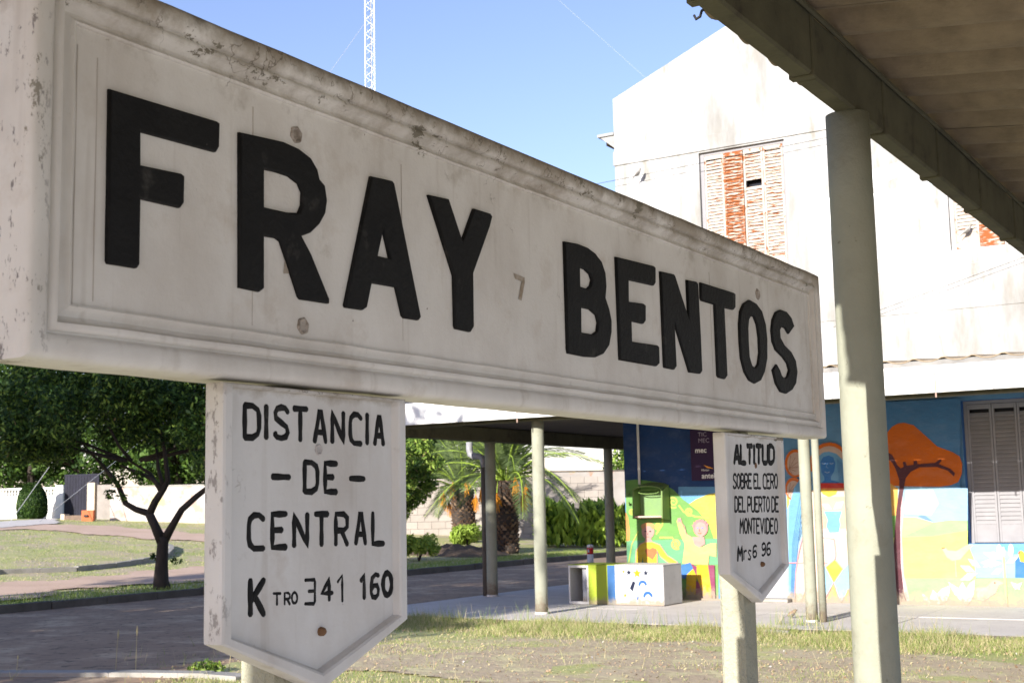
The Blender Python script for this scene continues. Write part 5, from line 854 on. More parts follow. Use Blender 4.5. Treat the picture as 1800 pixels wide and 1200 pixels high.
def pointed_board(name, label, ya, yb, zt, zs, zp, th, texts, mo, xf=XS):
    """board with a V-shaped foot: raised rim around a recessed field"""
    t = thing(name, label, 'sign', (xf-th/2, (ya+yb)/2, zp), 'pointed boards hung under the station name board')
    ym = (ya+yb)/2
    def outline(s, d):
        kx = s*.72
        return [(xf+d, ya+s, zt-s*.25), (xf+d, ya+s, zs+kx*.5), (xf+d, ym, zp+s*1.16), (xf+d, yb-s, zs+kx*.5), (xf+d, yb-s, zt-s*.25)]
    pr = [(a*.8, c) for a, c in [(.003,-th), (0,-th+.004), (0,-.007), (.002,-.002), (.008,0), (.026,0), (.031,-.003), (.035,-.011), (.037,-.0155)]]
    # top edge is plain: rim only on the sides and foot
    m = MB(); rings = [outline(s, d) for s, d in pr]; K = 5
    for r_ in rings: m.v += r_
    for j in range(len(pr)-1):
        for i in range(4): m.f.append((j*K+i, j*K+i+1, (j+1)*K+i+1, (j+1)*K+i)); m.m.append(0)
        m.f.append((j*K+4, j*K, (j+1)*K, (j+1)*K+4)); m.m.append(0)
    m.f.append(tuple((len(pr)-1)*K+i for i in range(K))); m.m.append(0); m.f.append((4,3,2,1,0)); m.m.append(0)
    o = m.build('board', mo, t)
    for ch, thk, strokes in texts:
        b = MB()
        for s in strokes:
            q = [s[0]]
            for a, c in zip(s[:-1], s[1:]):
                L_ = math.dist(a, c); n = max(1, int(L_/.012))
                for i in range(1, n+1): q.append((a[0]+(c[0]-a[0])*i/n, a[1]+(c[1]-a[1])*i/n))
            xx = xf-.0155
            L2 = []; Rr = []
            # rounded brush ends
            d0 = (Vector(q[0])-Vector(q[1])).normalized() if len(q) > 1 else Vector((0,0)); d1 = (Vector(q[-1])-Vector(q[-2])).normalized() if len(q) > 1 else Vector((0,0))
            hw = thk/2
            pts = [(q[0][0]+d0.x*hw*.7, q[0][1]+d0.y*hw*.7)]+q+[(q[-1][0]+d1.x*hw*.7, q[-1][1]+d1.y*hw*.7)]
            rad = [hw*.6]+[hw*(1.12+.13*math.sin(i*1.9+len(q)+a[0]*50)) for i in range(len(q))]+[hw*.55]
            b.tube([(xx, a_, b_) for a_, b_ in pts], rad, 8, squash=.30)
        b.build('letter', M_BLACK, t, smooth=True)
    return t
MB1 = mat('board_whitewash', (.69,.68,.655), (.61,.60,.58), scale=3, bump=.10, bscale=90, spots=((.22,.20,.18), 44, .73, .745), spots2=((.50,.45,.40), 8, .6, .84))
weather(MB1, 1.815, .010, 1.553-.02)
t1 = pointed_board('distance_board', 'pointed white board reading DISTANCIA DE CENTRAL under the left of the name board', 1.553, 2.053, 1.8115, 1.390, 1.289, .042, TXT_D, MB1)
t2 = pointed_board('altitude_board', 'narrow looking pointed white board reading ALTITUD under the right end of the name board', 3.645, 4.143, 1.8065, 1.388, 1.289, .040, TXT_A, MB1)
M_BOLT = mat('rusty_bolt', (.22,.12,.06), (.12,.07,.04), scale=80, bump=.5)
for t, yy, zz in ((t1, 1.812, 1.388), (t2, 3.933, 1.404)):
    MB().tube([(XS-.018, yy, zz), (XS-.008, yy, zz), (XS-.004, yy, zz)], [.0085, .0075, .004], 8).build('bolt', M_BOLT, t)
disc(XS-.0152, 1.808, 1.708, .010, mat('filled_hole', (.50,.47,.45), bump=.3), t1, 'filled_hole', .002)
disc(XS-.0152, 3.921, 1.712, .009, M_BOLT, t2, 'filled_hole', .0015)

# ------------------------------------------------------------ bench box, bollard
bx = thing('box_bench', 'long painted box bench, lime and blue left half and white right half with stars', 'bench', (-9.5, 18.7, .045))
xa, xb, ya, yb, za, zb = -10.40, -8.74, 18.34, 19.0, .05, .665
M_LIME = mat('lime_paint', (.30,.37,.03), (.26,.33,.04), bump=.1); M_BLUEP = mat('blue_paint', (.045,.13,.30), bump=.1); M_WP = mat('white_gloss_paint', (.42,.435,.45), (.37,.385,.41), bump=.15, rough=.5, spots=((.34,.32,.29), 7, .64, .74), spots2=((.30,.28,.25), 30, .70, .73)); M_GW = mat('greyish_white_paint', (.58,.56,.53), (.5,.48,.45), bump=.15, spots=((.35,.33,.30), 8, .62, .72))
MB().box(xa, xa+.03, ya, yb, za, zb, bev=.004).box(xa+.03, xa+.36, ya, ya+.03, za, za+.04).box(xa+.03, xa+.36, ya, ya+.03, zb-.05, zb-.012).box(xa+.33, xa+.36, ya+.002, ya+.03, za+.04, zb-.05).build('open_frame', M_GW, bx)
MB().box(xa+.03, xa+.3, yb-.03, yb-.001, za, zb-.012).box(xa+.2, xa+.36, ya+.1, yb-.03, za, zb-.012).build('inner_panel', M_WP, bx)
MB().box(xa+.361, xa+.70, ya-.002, yb, za, zb-.012, bev=.004).build('lime_section', M_LIME, bx)
MB().box(xa+.701, xa+.83, ya-.001, yb, za, zb-.012, bev=.003).build('blue_stripe', M_BLUEP, bx)
MB().box(xa+.831, xb, ya-.003, yb, za, zb-.012, bev=.004).build('white_section', M_WP, bx)
MB().box(xa-.004, xa+.83, ya-.006, yb+.005, zb-.011, zb, bev=.003).build('lid', M_LIME, bx); MB().box(xa+.832, xb+.004, ya-.006, yb+.005, zb-.011, zb, bev=.003).build('lid', M_GW, bx)
MB().box(xb+.0005, xb+.004, ya+.003, yb-.003, za+.01, zb-.02).build('end_panel', M_GW, bx)
def star(cx, cz, r): return [(cx+(r if i % 2 == 0 else r*.42)*math.sin(i*math.pi/5), cz+(r if i % 2 == 0 else r*.42)*math.cos(i*math.pi/5)) for i in range(10)]
def moon(cx, cz, r):
    o = [(cx+r*math.cos(a), cz+r*math.sin(a)) for a in np.linspace(.1, math.pi*1.05, 9)]; return o+[(cx+r*.62*math.cos(a), cz-.25*r+r*.72*math.sin(a)) for a in np.linspace(math.pi*.95, .2, 7)]
def dia(cx, cz, r): return [(cx-.6*r, cz-.4*r), (cx, cz-r), (cx+.6*r, cz+.7*r), (cx+.1*r, cz+r)]
splash(M_WP, .25, (.26,.21,.16)); splash(M_LIME, .2, (.26,.22,.12)); splash(M_BLUEP, .2, (.22,.20,.17))
dm = MB(); cols = [mat('star_yellow', (.42,.25,.008), bump=0), mat('star_navy', (.010,.014,.035), bump=0), mat('moon_blue', (.025,.10,.30), bump=0)]
X0 = xa+.83
for shp, u, v, r, mi in ((star,.19,.83,.022,0), (star,.30,.81,.036,1), (star,.47,.79,.058,0), (star,.65,.80,.036,1), (dia,.37,.47,.06,1), (moon,.58,.50,.055,2), (moon,.68,.22,.060,2), (star,.21,.24,.025,0), (dia,.47,.18,.022,2)):
    fillpoly(dm, shp(X0+u*(xb-X0), za+v*(zb-za), r*1.35), ya-.006, mi)
dm.build('star_and_moon_decals', cols, bx)
bo_ = thing('bollard', 'small white bollard with a red band behind the box bench', 'bollard', (-15.04, 27.6, 0))
MB().tube([(-15.04,27.6,0), (-15.04,27.6,.44)], .075, 16).build('post', M_WP, bo_, smooth=True); MB().tube([(-15.04,27.6,.44), (-15.04,27.6,.585)], .079, 16).build('red_band', mat('red_paint', (.50,.03,.03), bump=0), bo_, smooth=True)
MB().tube([(-15.04,27.6,.585), (-15.04,27.6,.64), (-15.04,27.6,.66)], [.075,.075,.05], 16).build('cap', M_GW, bo_, smooth=True); MB().box(-15.06, -15.02, 27.512, 27.52, .48, .55).build('white_tag', M_WP, bo_)

# ------------------------------------------------------------ plants
def leaf_cloud(centers, radii, n, size, squash=.8, droop=0.0, shell=.55, aspect=2.2):
    """leaf-sized rhombic faces scattered through clusters"""
    C = np.array(centers); Rr = np.array(radii); wgt = Rr**2; idx = rng.choice(len(C), n, p=wgt/wgt.sum())
    d = rng.normal(size=(n,3)); d /= np.linalg.norm(d, axis=1)[:,None]; rad = (shell+(1-shell)*rng.random(n))
    rad = np.where(rng.random(n) < .25, rng.random(n), rad)
    P = C[idx]+d*rad[:,None]*Rr[idx][:,None]*np.array([1,1,squash])
    nrm = d*.6+rng.normal(size=(n,3))*.6+np.array([0,0,.35]); nrm /= np.linalg.norm(nrm, axis=1)[:,None]
    u = np.cross(nrm, rng.normal(size=(n,3))); u /= np.linalg.norm(u, axis=1)[:,None]; u[:,2] -= droop; v = np.cross(nrm, u); v /= np.linalg.norm(v, axis=1)[:,None]
    s = size*(.6+.8*rng.random(n))[:,None]
    return np.stack([P-u*s*.5, P+v*s*.5/aspect+nrm*s*.06, P+u*s*.5, P-v*s*.5/aspect+nrm*s*.06], 1)
def clusters(c, rx, ry, rz, n, r0, r1, flat=0):
    out, rr = [], []
    while len(out) < n:
        p = rng.uniform(-1, 1, 3)
        if np.linalg.norm(p) > 1 or np.linalg.norm(p) < .25: continue
        if flat and p[2] < -flat: continue
        out.append((c[0]+p[0]*rx, c[1]+p[1]*ry, c[2]+p[2]*rz)); rr.append(rng.uniform(r0, r1))
    return out, rr
def limbs(m, base, tips, r, mi=0, bend=.3):
    for t in tips:
        a = Vector(base); b = Vector(t); mid = a.lerp(b, .5)+Vector((random.uniform(-bend,bend), random.uniform(-bend,bend), random.uniform(0,bend)))
        m.tube([a, a.lerp(mid,.5)+Vector((0,0,.05)), mid, b], [r, r*.75, r*.5, r*.15], 6, mi)
def tree(name, label, cat, base, h, rx, rz, n, size, mats, wts, cl=26, trunk_r=.18, group=None, cr=(.5,1.0), crown_z=None, ry=None, aspect=2.2):
    x, y = base; z = hgt(x, y); t = thing(name, label, cat, (x, y, z), group)
    cz = z+(crown_z if crown_z is not None else h-rz)
    C, Rr = clusters((x, y, cz), rx, ry or rx, rz, cl, *cr)
    m = MB(); th = cz-z-rz*.3
    m.tube([(x,y,z-.1), (x+.03,y,z+th*.3), (x-.05,y+.04,z+th*.7), (x,y,z+th)], [trunk_r*1.3, trunk_r, trunk_r*.85, trunk_r*.6], 10)
    limbs(m, (x,y,z+th*.9), [c for c in C[::2]], trunk_r*.45)
    m.build('trunk', M_BARK, t, smooth=True)
    V = leaf_cloud(C, Rr, n, size, aspect=aspect)-np.array([x, y, z])
    mi = rng.choice(len(mats), n, p=np.array(wts)/sum(wts))
    quads('crown', V, mats, t, mi)
    return t
# the forked tree left of the distance board
TX, TY = -21.31, 20.02
ft = thing('forked_tree', 'dark spreading tree with a low Y shaped fork standing on the verge at the left', 'tree', (TX, TY, .05))
def cpt(dx, dz, dd=0): # offsets along the picture direction (right, up, away)
    return (TX+.85*dx-.52*dd, TY+.53*dx+.84*dd, .05+dz)
fm_ = MB()
fm_.tube([cpt(0,-.1), cpt(-.03,.12), cpt(-.02,.5), cpt(0,.95), cpt(.02,1.05)], [.21,.165,.135,.12,.13], 12)
fm_.tube([cpt(-.02,.95), cpt(-.18,1.3), cpt(-.32,1.56,.05)], [.115,.095,.09], 10)
fm_.tube([cpt(-.30,1.55,.05), cpt(-.62,1.65,.1), cpt(-.85,1.78,.15), cpt(-1.05,2.2,.2), cpt(-1.4,2.6,.3), cpt(-1.9,3.1,.4)], [.08,.068,.062,.052,.04,.015], 8)
fm_.tube([cpt(-.32,1.52,.05), cpt(-.18,1.8,0), cpt(.03,2.08,-.1), cpt(.12,2.25,-.1), cpt(.06,2.9,-.2), cpt(-.1,3.8,-.3)], [.085,.078,.068,.058,.042,.015], 8)
fm_.tube([cpt(.0,2.05,-.1), cpt(-.25,2.3,0), cpt(-.6,2.45,.1), cpt(-1.0,2.6,.2)], [.06,.05,.04,.02], 7)
fm_.tube([cpt(-.05,2.05,-.1), cpt(-.35,2.42,.2), cpt(-.9,2.75,.3)], [.05,.04,.02], 7)
fm_.tube([cpt(.02,2.1,-.1), cpt(-.12,2.5,0), cpt(-.2,3.2,0)], [.05,.04,.02], 7)
fm_.tube([cpt(.03,.98), cpt(.22,1.3,-.05), cpt(.42,1.62,-.1), cpt(.75,1.9,-.15), cpt(1.15,2.2,-.2), cpt(1.5,2.9,-.3)], [.10,.078,.068,.062,.048,.015], 8)
for dx, dz, dd in ((-2.6,3.4,.4), (-3.4,3.3,.2), (-1.5,4.2,-.4), (.6,4.2,.2), (1.6,3.6,.5)): fm_.tube([cpt(-.6+.3*dx*.3,2.7,.1), cpt(dx*.6,3.0,dd*.6), cpt(dx,dz,dd)], [.05,.035,.015], 6)
fm_.build('trunk', M_BARK, ft, smooth=True)
Cs, Rs = [], []
for _ in range(400):
    dx = rng.uniform(-4.3, 2.4); dz = rng.uniform(2.25, 5.0); dd = rng.uniform(-1.9, 1.9)
    lowb = 2.55+.10*math.sin(dx*3)+(.12 if -.6 < dx < .9 else 0)-(.55 if dx > 1.25 else 0)
    if dz-.42 < lowb-.1: continue
    if (dx+.9)**2/11.5+((dz-3.35)/1.75)**2+(dd/2.3)**2 > 1: continue
    Cs.append(cpt(dx, dz, dd)); Rs.append(rng.uniform(.3, .62))
    if len(Cs) > 95: break
for dx, dz, r_ in ((-.95,2.28,.20), (-.55,2.35,.18), (-1.15,1.98,.14), (-.9,1.92,.12), (1.25,1.5,.20), (1.5,1.7,.25), (1.1,1.95,.16), (1.0,2.2,.2), (-.2,.62,.10), (.3,.55,.13)): Cs.append(cpt(dx, dz)); Rs.append(r_)
nl = 42000; V = leaf_cloud(Cs, Rs, nl, .115, squash=.8, droop=.25, aspect=2.4)-np.array([TX, TY, .05])
quads('crown', V, [L_DARK, L_MID, L_LIGHT, L_DRY], ft, rng.choice(4, nl, p=[.52,.37,.105,.005]))
# small loose leaves on the dangling sprigs are drawn by the same crown
# tall trees behind the wall at the left
bgt = [(-59, 46, 9.8, 3.6, 3.4, 'tall dark tree far left behind the balustrade wall', 0), (-53.5, 50, 10.2, 3.4, 3.6, 'yellow green tree showing above the forked tree, left of its middle', 1), (-45, 49, 9.2, 3.6, 3.6, 'grey green tree behind the forked tree, under the left of the name board', 2), (-40.5, 53, 9.0, 3.8, 3.4, 'pale leaved tree just left of the distance board, behind the forked tree', 1), (-66, 50, 11, 4, 4, 'dark tree at the left edge beyond the dark gate', 0), (-56.0, 46.5, 7.8, 2.6, 2.4, 'low dark tree right behind the dark gate', 0), (-49.5, 47.5, 7.4, 2.6, 2.2, 'bushy green tree behind the painted garden wall', 2)]
for x, y, h, rx, rz, lb, kd in bgt:
    ms = [[L_DARK, L_MID], [L_MID, L_LIGHT], [L_MID, L_DARK]][kd]
    tree('tree', lb, 'tree', (x, y), h, rx, h*.44, 15000, .27, ms, [.6,.4], cl=46, trunk_r=.22, group='tall trees beyond the garden wall', cr=(.7,1.35), crown_z=h*.50)
# loose leafy tree beside the palms
tree('leafy_tree', 'light green leafy tree between the distance board and the left palm', 'tree', (-24.6, 31.9), 3.9, 1.75, 1.45, 15000, .15, [L_LIGHT, L_MID, L_DRY], [.55,.40,.05], cl=36, trunk_r=.13, cr=(.28,.55), crown_z=2.75, aspect=2.6)
tree('tree', 'green tree seen beyond the right palm over the painted wall', 'tree', (-27.5, 58), 5.6, 3.0, 1.9, 9000, .24, [L_MID, L_LIGHT, L_DARK], [.5,.3,.2], cl=26, trunk_r=.2, cr=(.6,1.0), crown_z=4.0, group='tall trees beyond the garden wall')
tree('tree', 'green tree behind the two palms above the block wall', 'tree', (-37.0, 52.5), 5.2, 3.2, 1.8, 9000, .24, [L_MID, L_DARK], [.6,.4], cl=26, trunk_r=.2, cr=(.6,1.0), crown_z=3.6, group='tall trees beyond the garden wall')
# trees off to the left that shade the road; last one added to shade the forked tree
for x, y, h, rx, rz, lb in ((-13.4, -1.5, 9.5, 2.3, 3.4, 'roadside tree left of the camera nearest the pavement, the shortest of them'), (-17.2, 1.0, 10.5, 2.7, 3.9, 'roadside tree left of the camera farthest along the road'), (-20.6, -2.0, 12.5, 2.3, 4.6, 'slim tall roadside tree left of the camera near the far kerb'),
        (-15.5, -7, 13.5, 3.4, 5.0, 'broad crowned roadside tree left of the camera in the middle of the group'), (-12.6, -9, 11.5, 1.9, 4.0, 'narrow roadside tree left of the camera at the near back'), (-20.0, -12, 14.5, 3.0, 5.6, 'tallest roadside tree left of the camera at the far back'), (-23.2, -3.2, 13.3, 2.2, 2.6, 'unseen high crowned tree added beyond the far kerb to shade the forked tree')):
    tree('shade_tree', lb, 'tree', (x, y), h, rx, rz, 4300 if y > -3 else 5200, .36, [L_DARK, L_MID], [.6,.4], cl=30, trunk_r=.25, cr=(.9,1.5), crown_z=h-rz-.5, group='road side trees left of the camera')
# shrubs
def shrub(name, label, pos, r, h, n, size, mats, wts, cat='shrub', up=False, group=None):
    x, y = pos; z = hgt(x, y); t = thing(name, label, cat, (x, y, z), group)
    C = [(x+rng.uniform(-r,r)*.6, y+rng.uniform(-r,r)*.6, z+rng.uniform(.25,.75)*h) for _ in range(14)]
    V = leaf_cloud(C, [h*.3]*14, n, size, squash=.9, aspect=3)-np.array([x,y,z]); V[:,:,2] = np.maximum(V[:,:,2], .01)
    quads('foliage', V, mats, t, rng.choice(len(mats), n, p=np.array(wts)/sum(wts)))
    m = MB()
    for k in range(5): m.tube([(x,y,z-.05), (x+random.uniform(-r,r)*.5, y+random.uniform(-r,r)*.5, z+h*.7)], [.02,.008], 5)
    m.build('stem', M_BARK, t); return t
shrub('shrub', 'bright green bush at the foot of the leafy tree, beside the distance board', (-23.7, 32.6), .75, .85, 3500, .13, [L_LIGHT, L_HEDGE], [.7,.3])
shrub('shrub', 'bright green bush between the two palm trunks', (-26.4, 39.3), .7, .95, 3800, .14, [L_LIGHT, L_HEDGE], [.6,.4])
# topiary
tx, ty = -48.3, 37.75; tz = hgt(tx, ty)
tp = thing('topiary', 'clipped egg shaped dark bush before the white balustrade wall', 'shrub', (tx, ty, tz))
n = 9000; th = rng.uniform(0, 2*math.pi, n); zz = rng.uniform(0, 1, n); rr = .64*np.sqrt(np.clip(1-(zz*1.0-.33)**2/.47, 0.0, 1)); rr *= (.92+.08*rng.random(n))
P = np.stack([rr*np.cos(th), rr*np.sin(th), zz*1.55], 1); d = P-np.array([0,0,.6]); d /= np.linalg.norm(d, axis=1)[:,None]; d += rng.normal(size=(n,3))*.5
u = np.cross(d, rng.normal(size=(n,3))); u /= np.linalg.norm(u, axis=1)[:,None]; v = np.cross(d, u); v /= np.linalg.norm(v, axis=1)[:,None]; s = .075
quads('foliage', np.stack([P-u*s, P+v*s*.6, P+u*s, P-v*s*.6], 1), [L_DARK, L_MID], tp, rng.choice(2, n, p=[.8,.2]))
MB().tube([(tx,ty,tz-.1), (tx,ty,tz+1.2)], [.1,.04], 8).build('trunk', M_BARK, tp)

# palms
def frond_mesh(L_, droop, seed, n=66):
    r_ = random.Random(seed); rac = MB(); P = []
    for i in range(15):
        t = i/14; P.append(Vector((L_*t*(1-.22*droop*t), 0, L_*(.42*t-(.42+.55*droop)*t*t))))
    rac.tube(P, [.035*(1-.9*i/14)+.004 for i in range(15)], 5)
    q = []
    for i in range(n):
        t = .12+.88*i/n; k = t*14; a = int(min(k, 13)); p = P[a].lerp(P[a+1], k-a); d = (P[a+1]-P[a]).normalized()
        ll = L_*.19*math.sin(math.pi*min(1, t*.86+.12))**.6+.04
        for s in (-1, 1):
            side = Vector((0, s, 0)); up = d.cross(side)*s
            dr = (side*.75+d*.62+Vector((0,0,r_.uniform(-.22,.12)))).normalized()
            wv = d*.026
            tip = p+dr*ll+Vector((0,0,-.12*ll)); mid = p+dr*ll*.5
            q.append([p-wv, mid-wv*.9, tip, mid+wv*.9])
    for f in q: rac.add(f, [(0,1,2,3)], 1)
    me = bpy.data.meshes.new('frond'); me.from_pydata(rac.v, [], rac.f); me.materials.append(L_HEDGE); me.materials.append(L_PALM); me.polygons.foreach_set('material_index', rac.m); me.update(); return me
FR = [frond_mesh(3.3, .25, 1), frond_mesh(3.5, .6, 2), frond_mesh(3.2, 1.0, 3), frond_mesh(2.9, .0, 4)]
def palm(label, base, h, r, lean, seed, nf=40, fs=1.0):
    rnd = random.Random(seed); x, y = base; z = hgt(x, y); t = thing('palm_tree', label, 'palm tree', (x, y, z), 'squat date palms beyond the canopy')
    top = Vector((x+lean, y, z+h)); n = 9
    MB().tube([Vector((x,y,z-.1)).lerp(top, i/n) for i in range(n+1)], [r*1.0+.04*math.sin(i*1.7) for i in range(n+1)], 16).build('trunk', M_BARK, t, smooth=True)
    st_ = MB(); rows = int(h/.105)
    for i in range(rows):
        for k in range(13):
            a = (k+(i % 2)*.5)*2*math.pi/13+rnd.uniform(-.06,.06); zc = (i+.3)/rows; c = Vector((x,y,z)).lerp(top, zc); o = Vector((math.cos(a), math.sin(a), 0)); s = Vector((-o.y, o.x, 0))*.075
            b = c+o*(r-.01); e = rnd.uniform(.03,.12); b = b+Vector((0,0,rnd.uniform(-.03,.03))); s = s*rnd.uniform(.7,1.25)
            st_.add([b-s+Vector((0,0,-.02)), b+s+Vector((0,0,-.02)), b+o*e+s*.55+Vector((0,0,.075)), b+o*e-s*.55+Vector((0,0,.075)), b+Vector((0,0,.10))], [(0,1,2,3), (3,2,4), (0,3,4), (1,4,2)], rnd.choice((0,0,1)))
    o_ = st_.build('leaf_bases', [mat('palm_bark', (.16,.10,.065), (.08,.05,.035), scale=8, bump=.3), mat('palm_bark_pale', (.25,.17,.11), bump=.3)], t)
    for k in range(nf):
        a = k*2.399+rnd.uniform(-.2,.2); u = (k+.5)/nf
        el_ = math.radians(74-72*u**1.15)
        o = link('frond', FR[3 if u < .25 else (0 if u < .5 else (1 if u < .78 else 2))], t); o.location = top-Vector((x,y,z))+Vector((math.cos(a)*.2, math.sin(a)*.2, .15-.2*u)); o.rotation_euler = (rnd.uniform(-.3,.3), -el_, a); s = fs*rnd.uniform(.85,1.08); o.scale = (s,s,s)
    # orange date clusters
    for k in range(9):
        a = k*2*math.pi/9+rnd.uniform(-.2,.2); o = Vector((math.cos(a), math.sin(a), 0)); c = top+o*(r+.32)+Vector((0,0,rnd.uniform(-.75,.25))); m = MB()
        m.tube([top+o*r*.6+Vector((0,0,.1)), top+o*(r+.2)+Vector((0,0,.25)), c+Vector((0,0,.3))], .018, 5, 1)
        for i in range(34):
            e = c+Vector((rnd.gauss(0,.075), rnd.gauss(0,.075), rnd.uniform(-.38,.0))); m.tube([c+Vector((0,0,.3)), e], .005, 3, 0, caps=False)
            for j in range(7):
                p = (c+Vector((0,0,.3))).lerp(e, .45+.55*j/6); q = .019
                m.add([p+Vector((q,0,0)), p+Vector((0,q,0)), p-Vector((q,0,0)), p-Vector((0,q,0)), p+Vector((0,0,q*1.3)), p-Vector((0,0,q*1.3))], [(0,1,4), (1,2,4), (2,3,4), (3,0,4), (1,0,5), (2,1,5), (3,2,5), (0,3,5)], 0)
        m.build('date_cluster', [mat('orange_dates', (.62,.27,.02), (.5,.2,.02), bump=0), L_HEDGE], t)
    # dead skirt leaves under the crown
    return t
palm('squat palm with a bare shaggy trunk in sunlight, left of the drainpipe column', (-29.0, 43.0), 2.05, .44, -.12, 5, 26, .85)
palm('shaded palm with hanging orange date clusters, right of the drainpipe column', (-23.85, 37.9), 2.45, .38, .0, 11, 44, .95)
# earth mound at the palms
md = MB(); cx, cy = -24.9, 36.4; gn = 14
for j in range(gn+1):
    for i in range(gn+1):
        u, v_ = i/gn*2-1, j/gn*2-1; rr_ = min(1, math.hypot(u, v_)); xx, yy = cx+u*1.5-v_*1.6, cy+u*1.0+v_*1.4
        md.v.append((xx, yy, hgt(xx,yy)-.02+.34*(1-rr_)**.7*(1+.3*math.sin(i*2.1+j))))
for j in range(gn):
    for i in range(gn): md.f.append((j*(gn+1)+i, j*(gn+1)+i+1, (j+1)*(gn+1)+i+1, (j+1)*(gn+1)+i)); md.m.append(0)
tag(md.build('earth_mound', mat('raked_earth', (.16,.11,.075), (.09,.065,.045), scale=5, bump=.9, bscale=14), smooth=True), 'low mound of dark raked earth at the foot of the palms', 'mound')
# broad-leaved hedge
hp0, hp1 = Vector((-25.2, 42.2)), Vector((-20.6, 45.0)); hg = thing('hedge', 'hedge of big upright bright green leaves behind the middle column', 'hedge', (-23, 43.6, hgt(-23,43.6)))
def hleaf(seed):
    r_ = random.Random(seed); m = []
    L_, W = .42, .085; pts = [(0,0), (.25,.8), (.55,1), (.8,.6), (1,0)]
    v = []; f = []
    for i, (t, wd) in enumerate(pts):
        z = L_*t; x = .16*t*t; v += [(x-.0, -W*wd, z), (x+.02, 0, z), (x, W*wd, z)]
    for i in range(4): f += [(3*i, 3*i+1, 3*i+4, 3*i+3), (3*i+1, 3*i+2, 3*i+5, 3*i+4)]
    return v, f
hv, hf = hleaf(1); hme = bpy.data.meshes.new('leaf'); hme.from_pydata(hv, [], hf); hme.materials.append(L_HEDGE); hme.update()
hl = Vector(hg.location); allv = []
dirv = (hp1-hp0); nrm_ = Vector((dirv.y, -dirv.x)).normalized()
for k in range(4200):
    t = random.random(); dd = random.uniform(-.2, 1.5); p = hp0+dirv*t-nrm_*dd; top_ = 1.62+.14*math.sin(t*17)+.1*math.sin(t*41)+(.35*max(0,t-.75)*2); z = random.uniform(.0, top_-.35) if k > 900 else random.uniform(top_-.75, top_-.25)
    front = k < 280
    if front: p = hp0+dirv*t-nrm_*random.uniform(-.25, .15); z = random.uniform(.35, top_-.3)
    a = random.uniform(-math.pi, math.pi); s = random.uniform(.75,1.2); tilt = random.uniform(-.5,.6)
    M_ = Matrix.Translation(Vector((p.x, p.y, hgt(p.x,p.y)+z))-hl) @ Matrix.Rotation(a, 4, 'Z') @ Matrix.Rotation(tilt, 4, 'Y') @ Matrix.Scale(s, 4)
    if front:
        o = link('leaf', hme, hg); o.matrix_local = M_
    else: allv.append((M_, k))
hb = MB()
base_v = np.array([list(q)+[1] for q in hv])
for M_, k in allv:
    vv = (np.array(M_) @ base_v.T).T[:, :3]; hb.add(vv, hf, 0 if k % 3 else 1)
hm = bpy.data.meshes.new('leaf_mass'); hm.from_pydata(hb.v, [], hb.f); hm.materials.append(L_HEDGE); hm.materials.append(L_MID); hm.polygons.foreach_set('material_index', hb.m); hm.update(); tag(link('leaf_mass', hm, hg), kind='stuff')

# ------------------------------------------------------------ garden walls
def wall_between(name, label, a, b, h, th, m, cat='wall', dz=0, capm=None):
    a, b = Vector(a), Vector(b); d = (b-a).normalized(); s = Vector((-d.y, d.x))*th/2; za = min(hgt(*a), hgt(*b))-.3; zt = hgt(*((a+b)/2))+h+dz
    t = thing(name, label, cat, ((a.x+b.x)/2, (a.y+b.y)/2, hgt(*((a+b)/2))))
    mb = MB(); c = [a-s, b-s, b+s, a+s]
    mb.add([(p.x,p.y,za) for p in c]+[(p.x,p.y,zt) for p in c], [(0,1,5,4), (1,2,6,5), (2,3,7,6), (3,0,4,7), (4,5,6,7), (3,2,1,0)]); mb.build('wall_face', m, t)
    if capm:
        s2 = s*1.25; c = [a-s2, b-s2, b+s2, a+s2]; MB().add([(p.x,p.y,zt+.002) for p in c]+[(p.x,p.y,zt+.06) for p in c], [(0,1,5,4), (1,2,6,5), (2,3,7,6), (3,0,4,7), (4,5,6,7), (3,2,1,0)]).build('coping', capm, t)
    return t, d, s, zt
M_GRAF = mat('graffiti_wall', (.42,.39,.36), (.42,.34,.29), scale=.9, bump=.2, spots=((.38,.27,.22), 1.3, .53, .60), spots2=((.42,.38,.20), .8, .58, .64), contrast=(.5,.62))
wall_between('painted_wall', 'low sunlit garden wall with faded paintings seen under the forked tree', (-44.6, 38.9), (-34.6, 44.4), 1.72, .2, M_GRAF, capm=M_KERB)
gb, d, s, zt = wall_between('painted_house', 'pale wall with faded orange and yellow painting beyond the hedge', (-30.5, 52.0), (-20.5, 60.5), 3.05, .3, mat('graffiti_wall_orange', (.36,.33,.30), (.30,.27,.24), scale=1.2, bump=.2, spots=((.38,.20,.12), .9, .54, .60), spots2=((.42,.33,.14), .7, .58, .64), contrast=(.35,.6)), 'building', capm=M_SOFFIT)
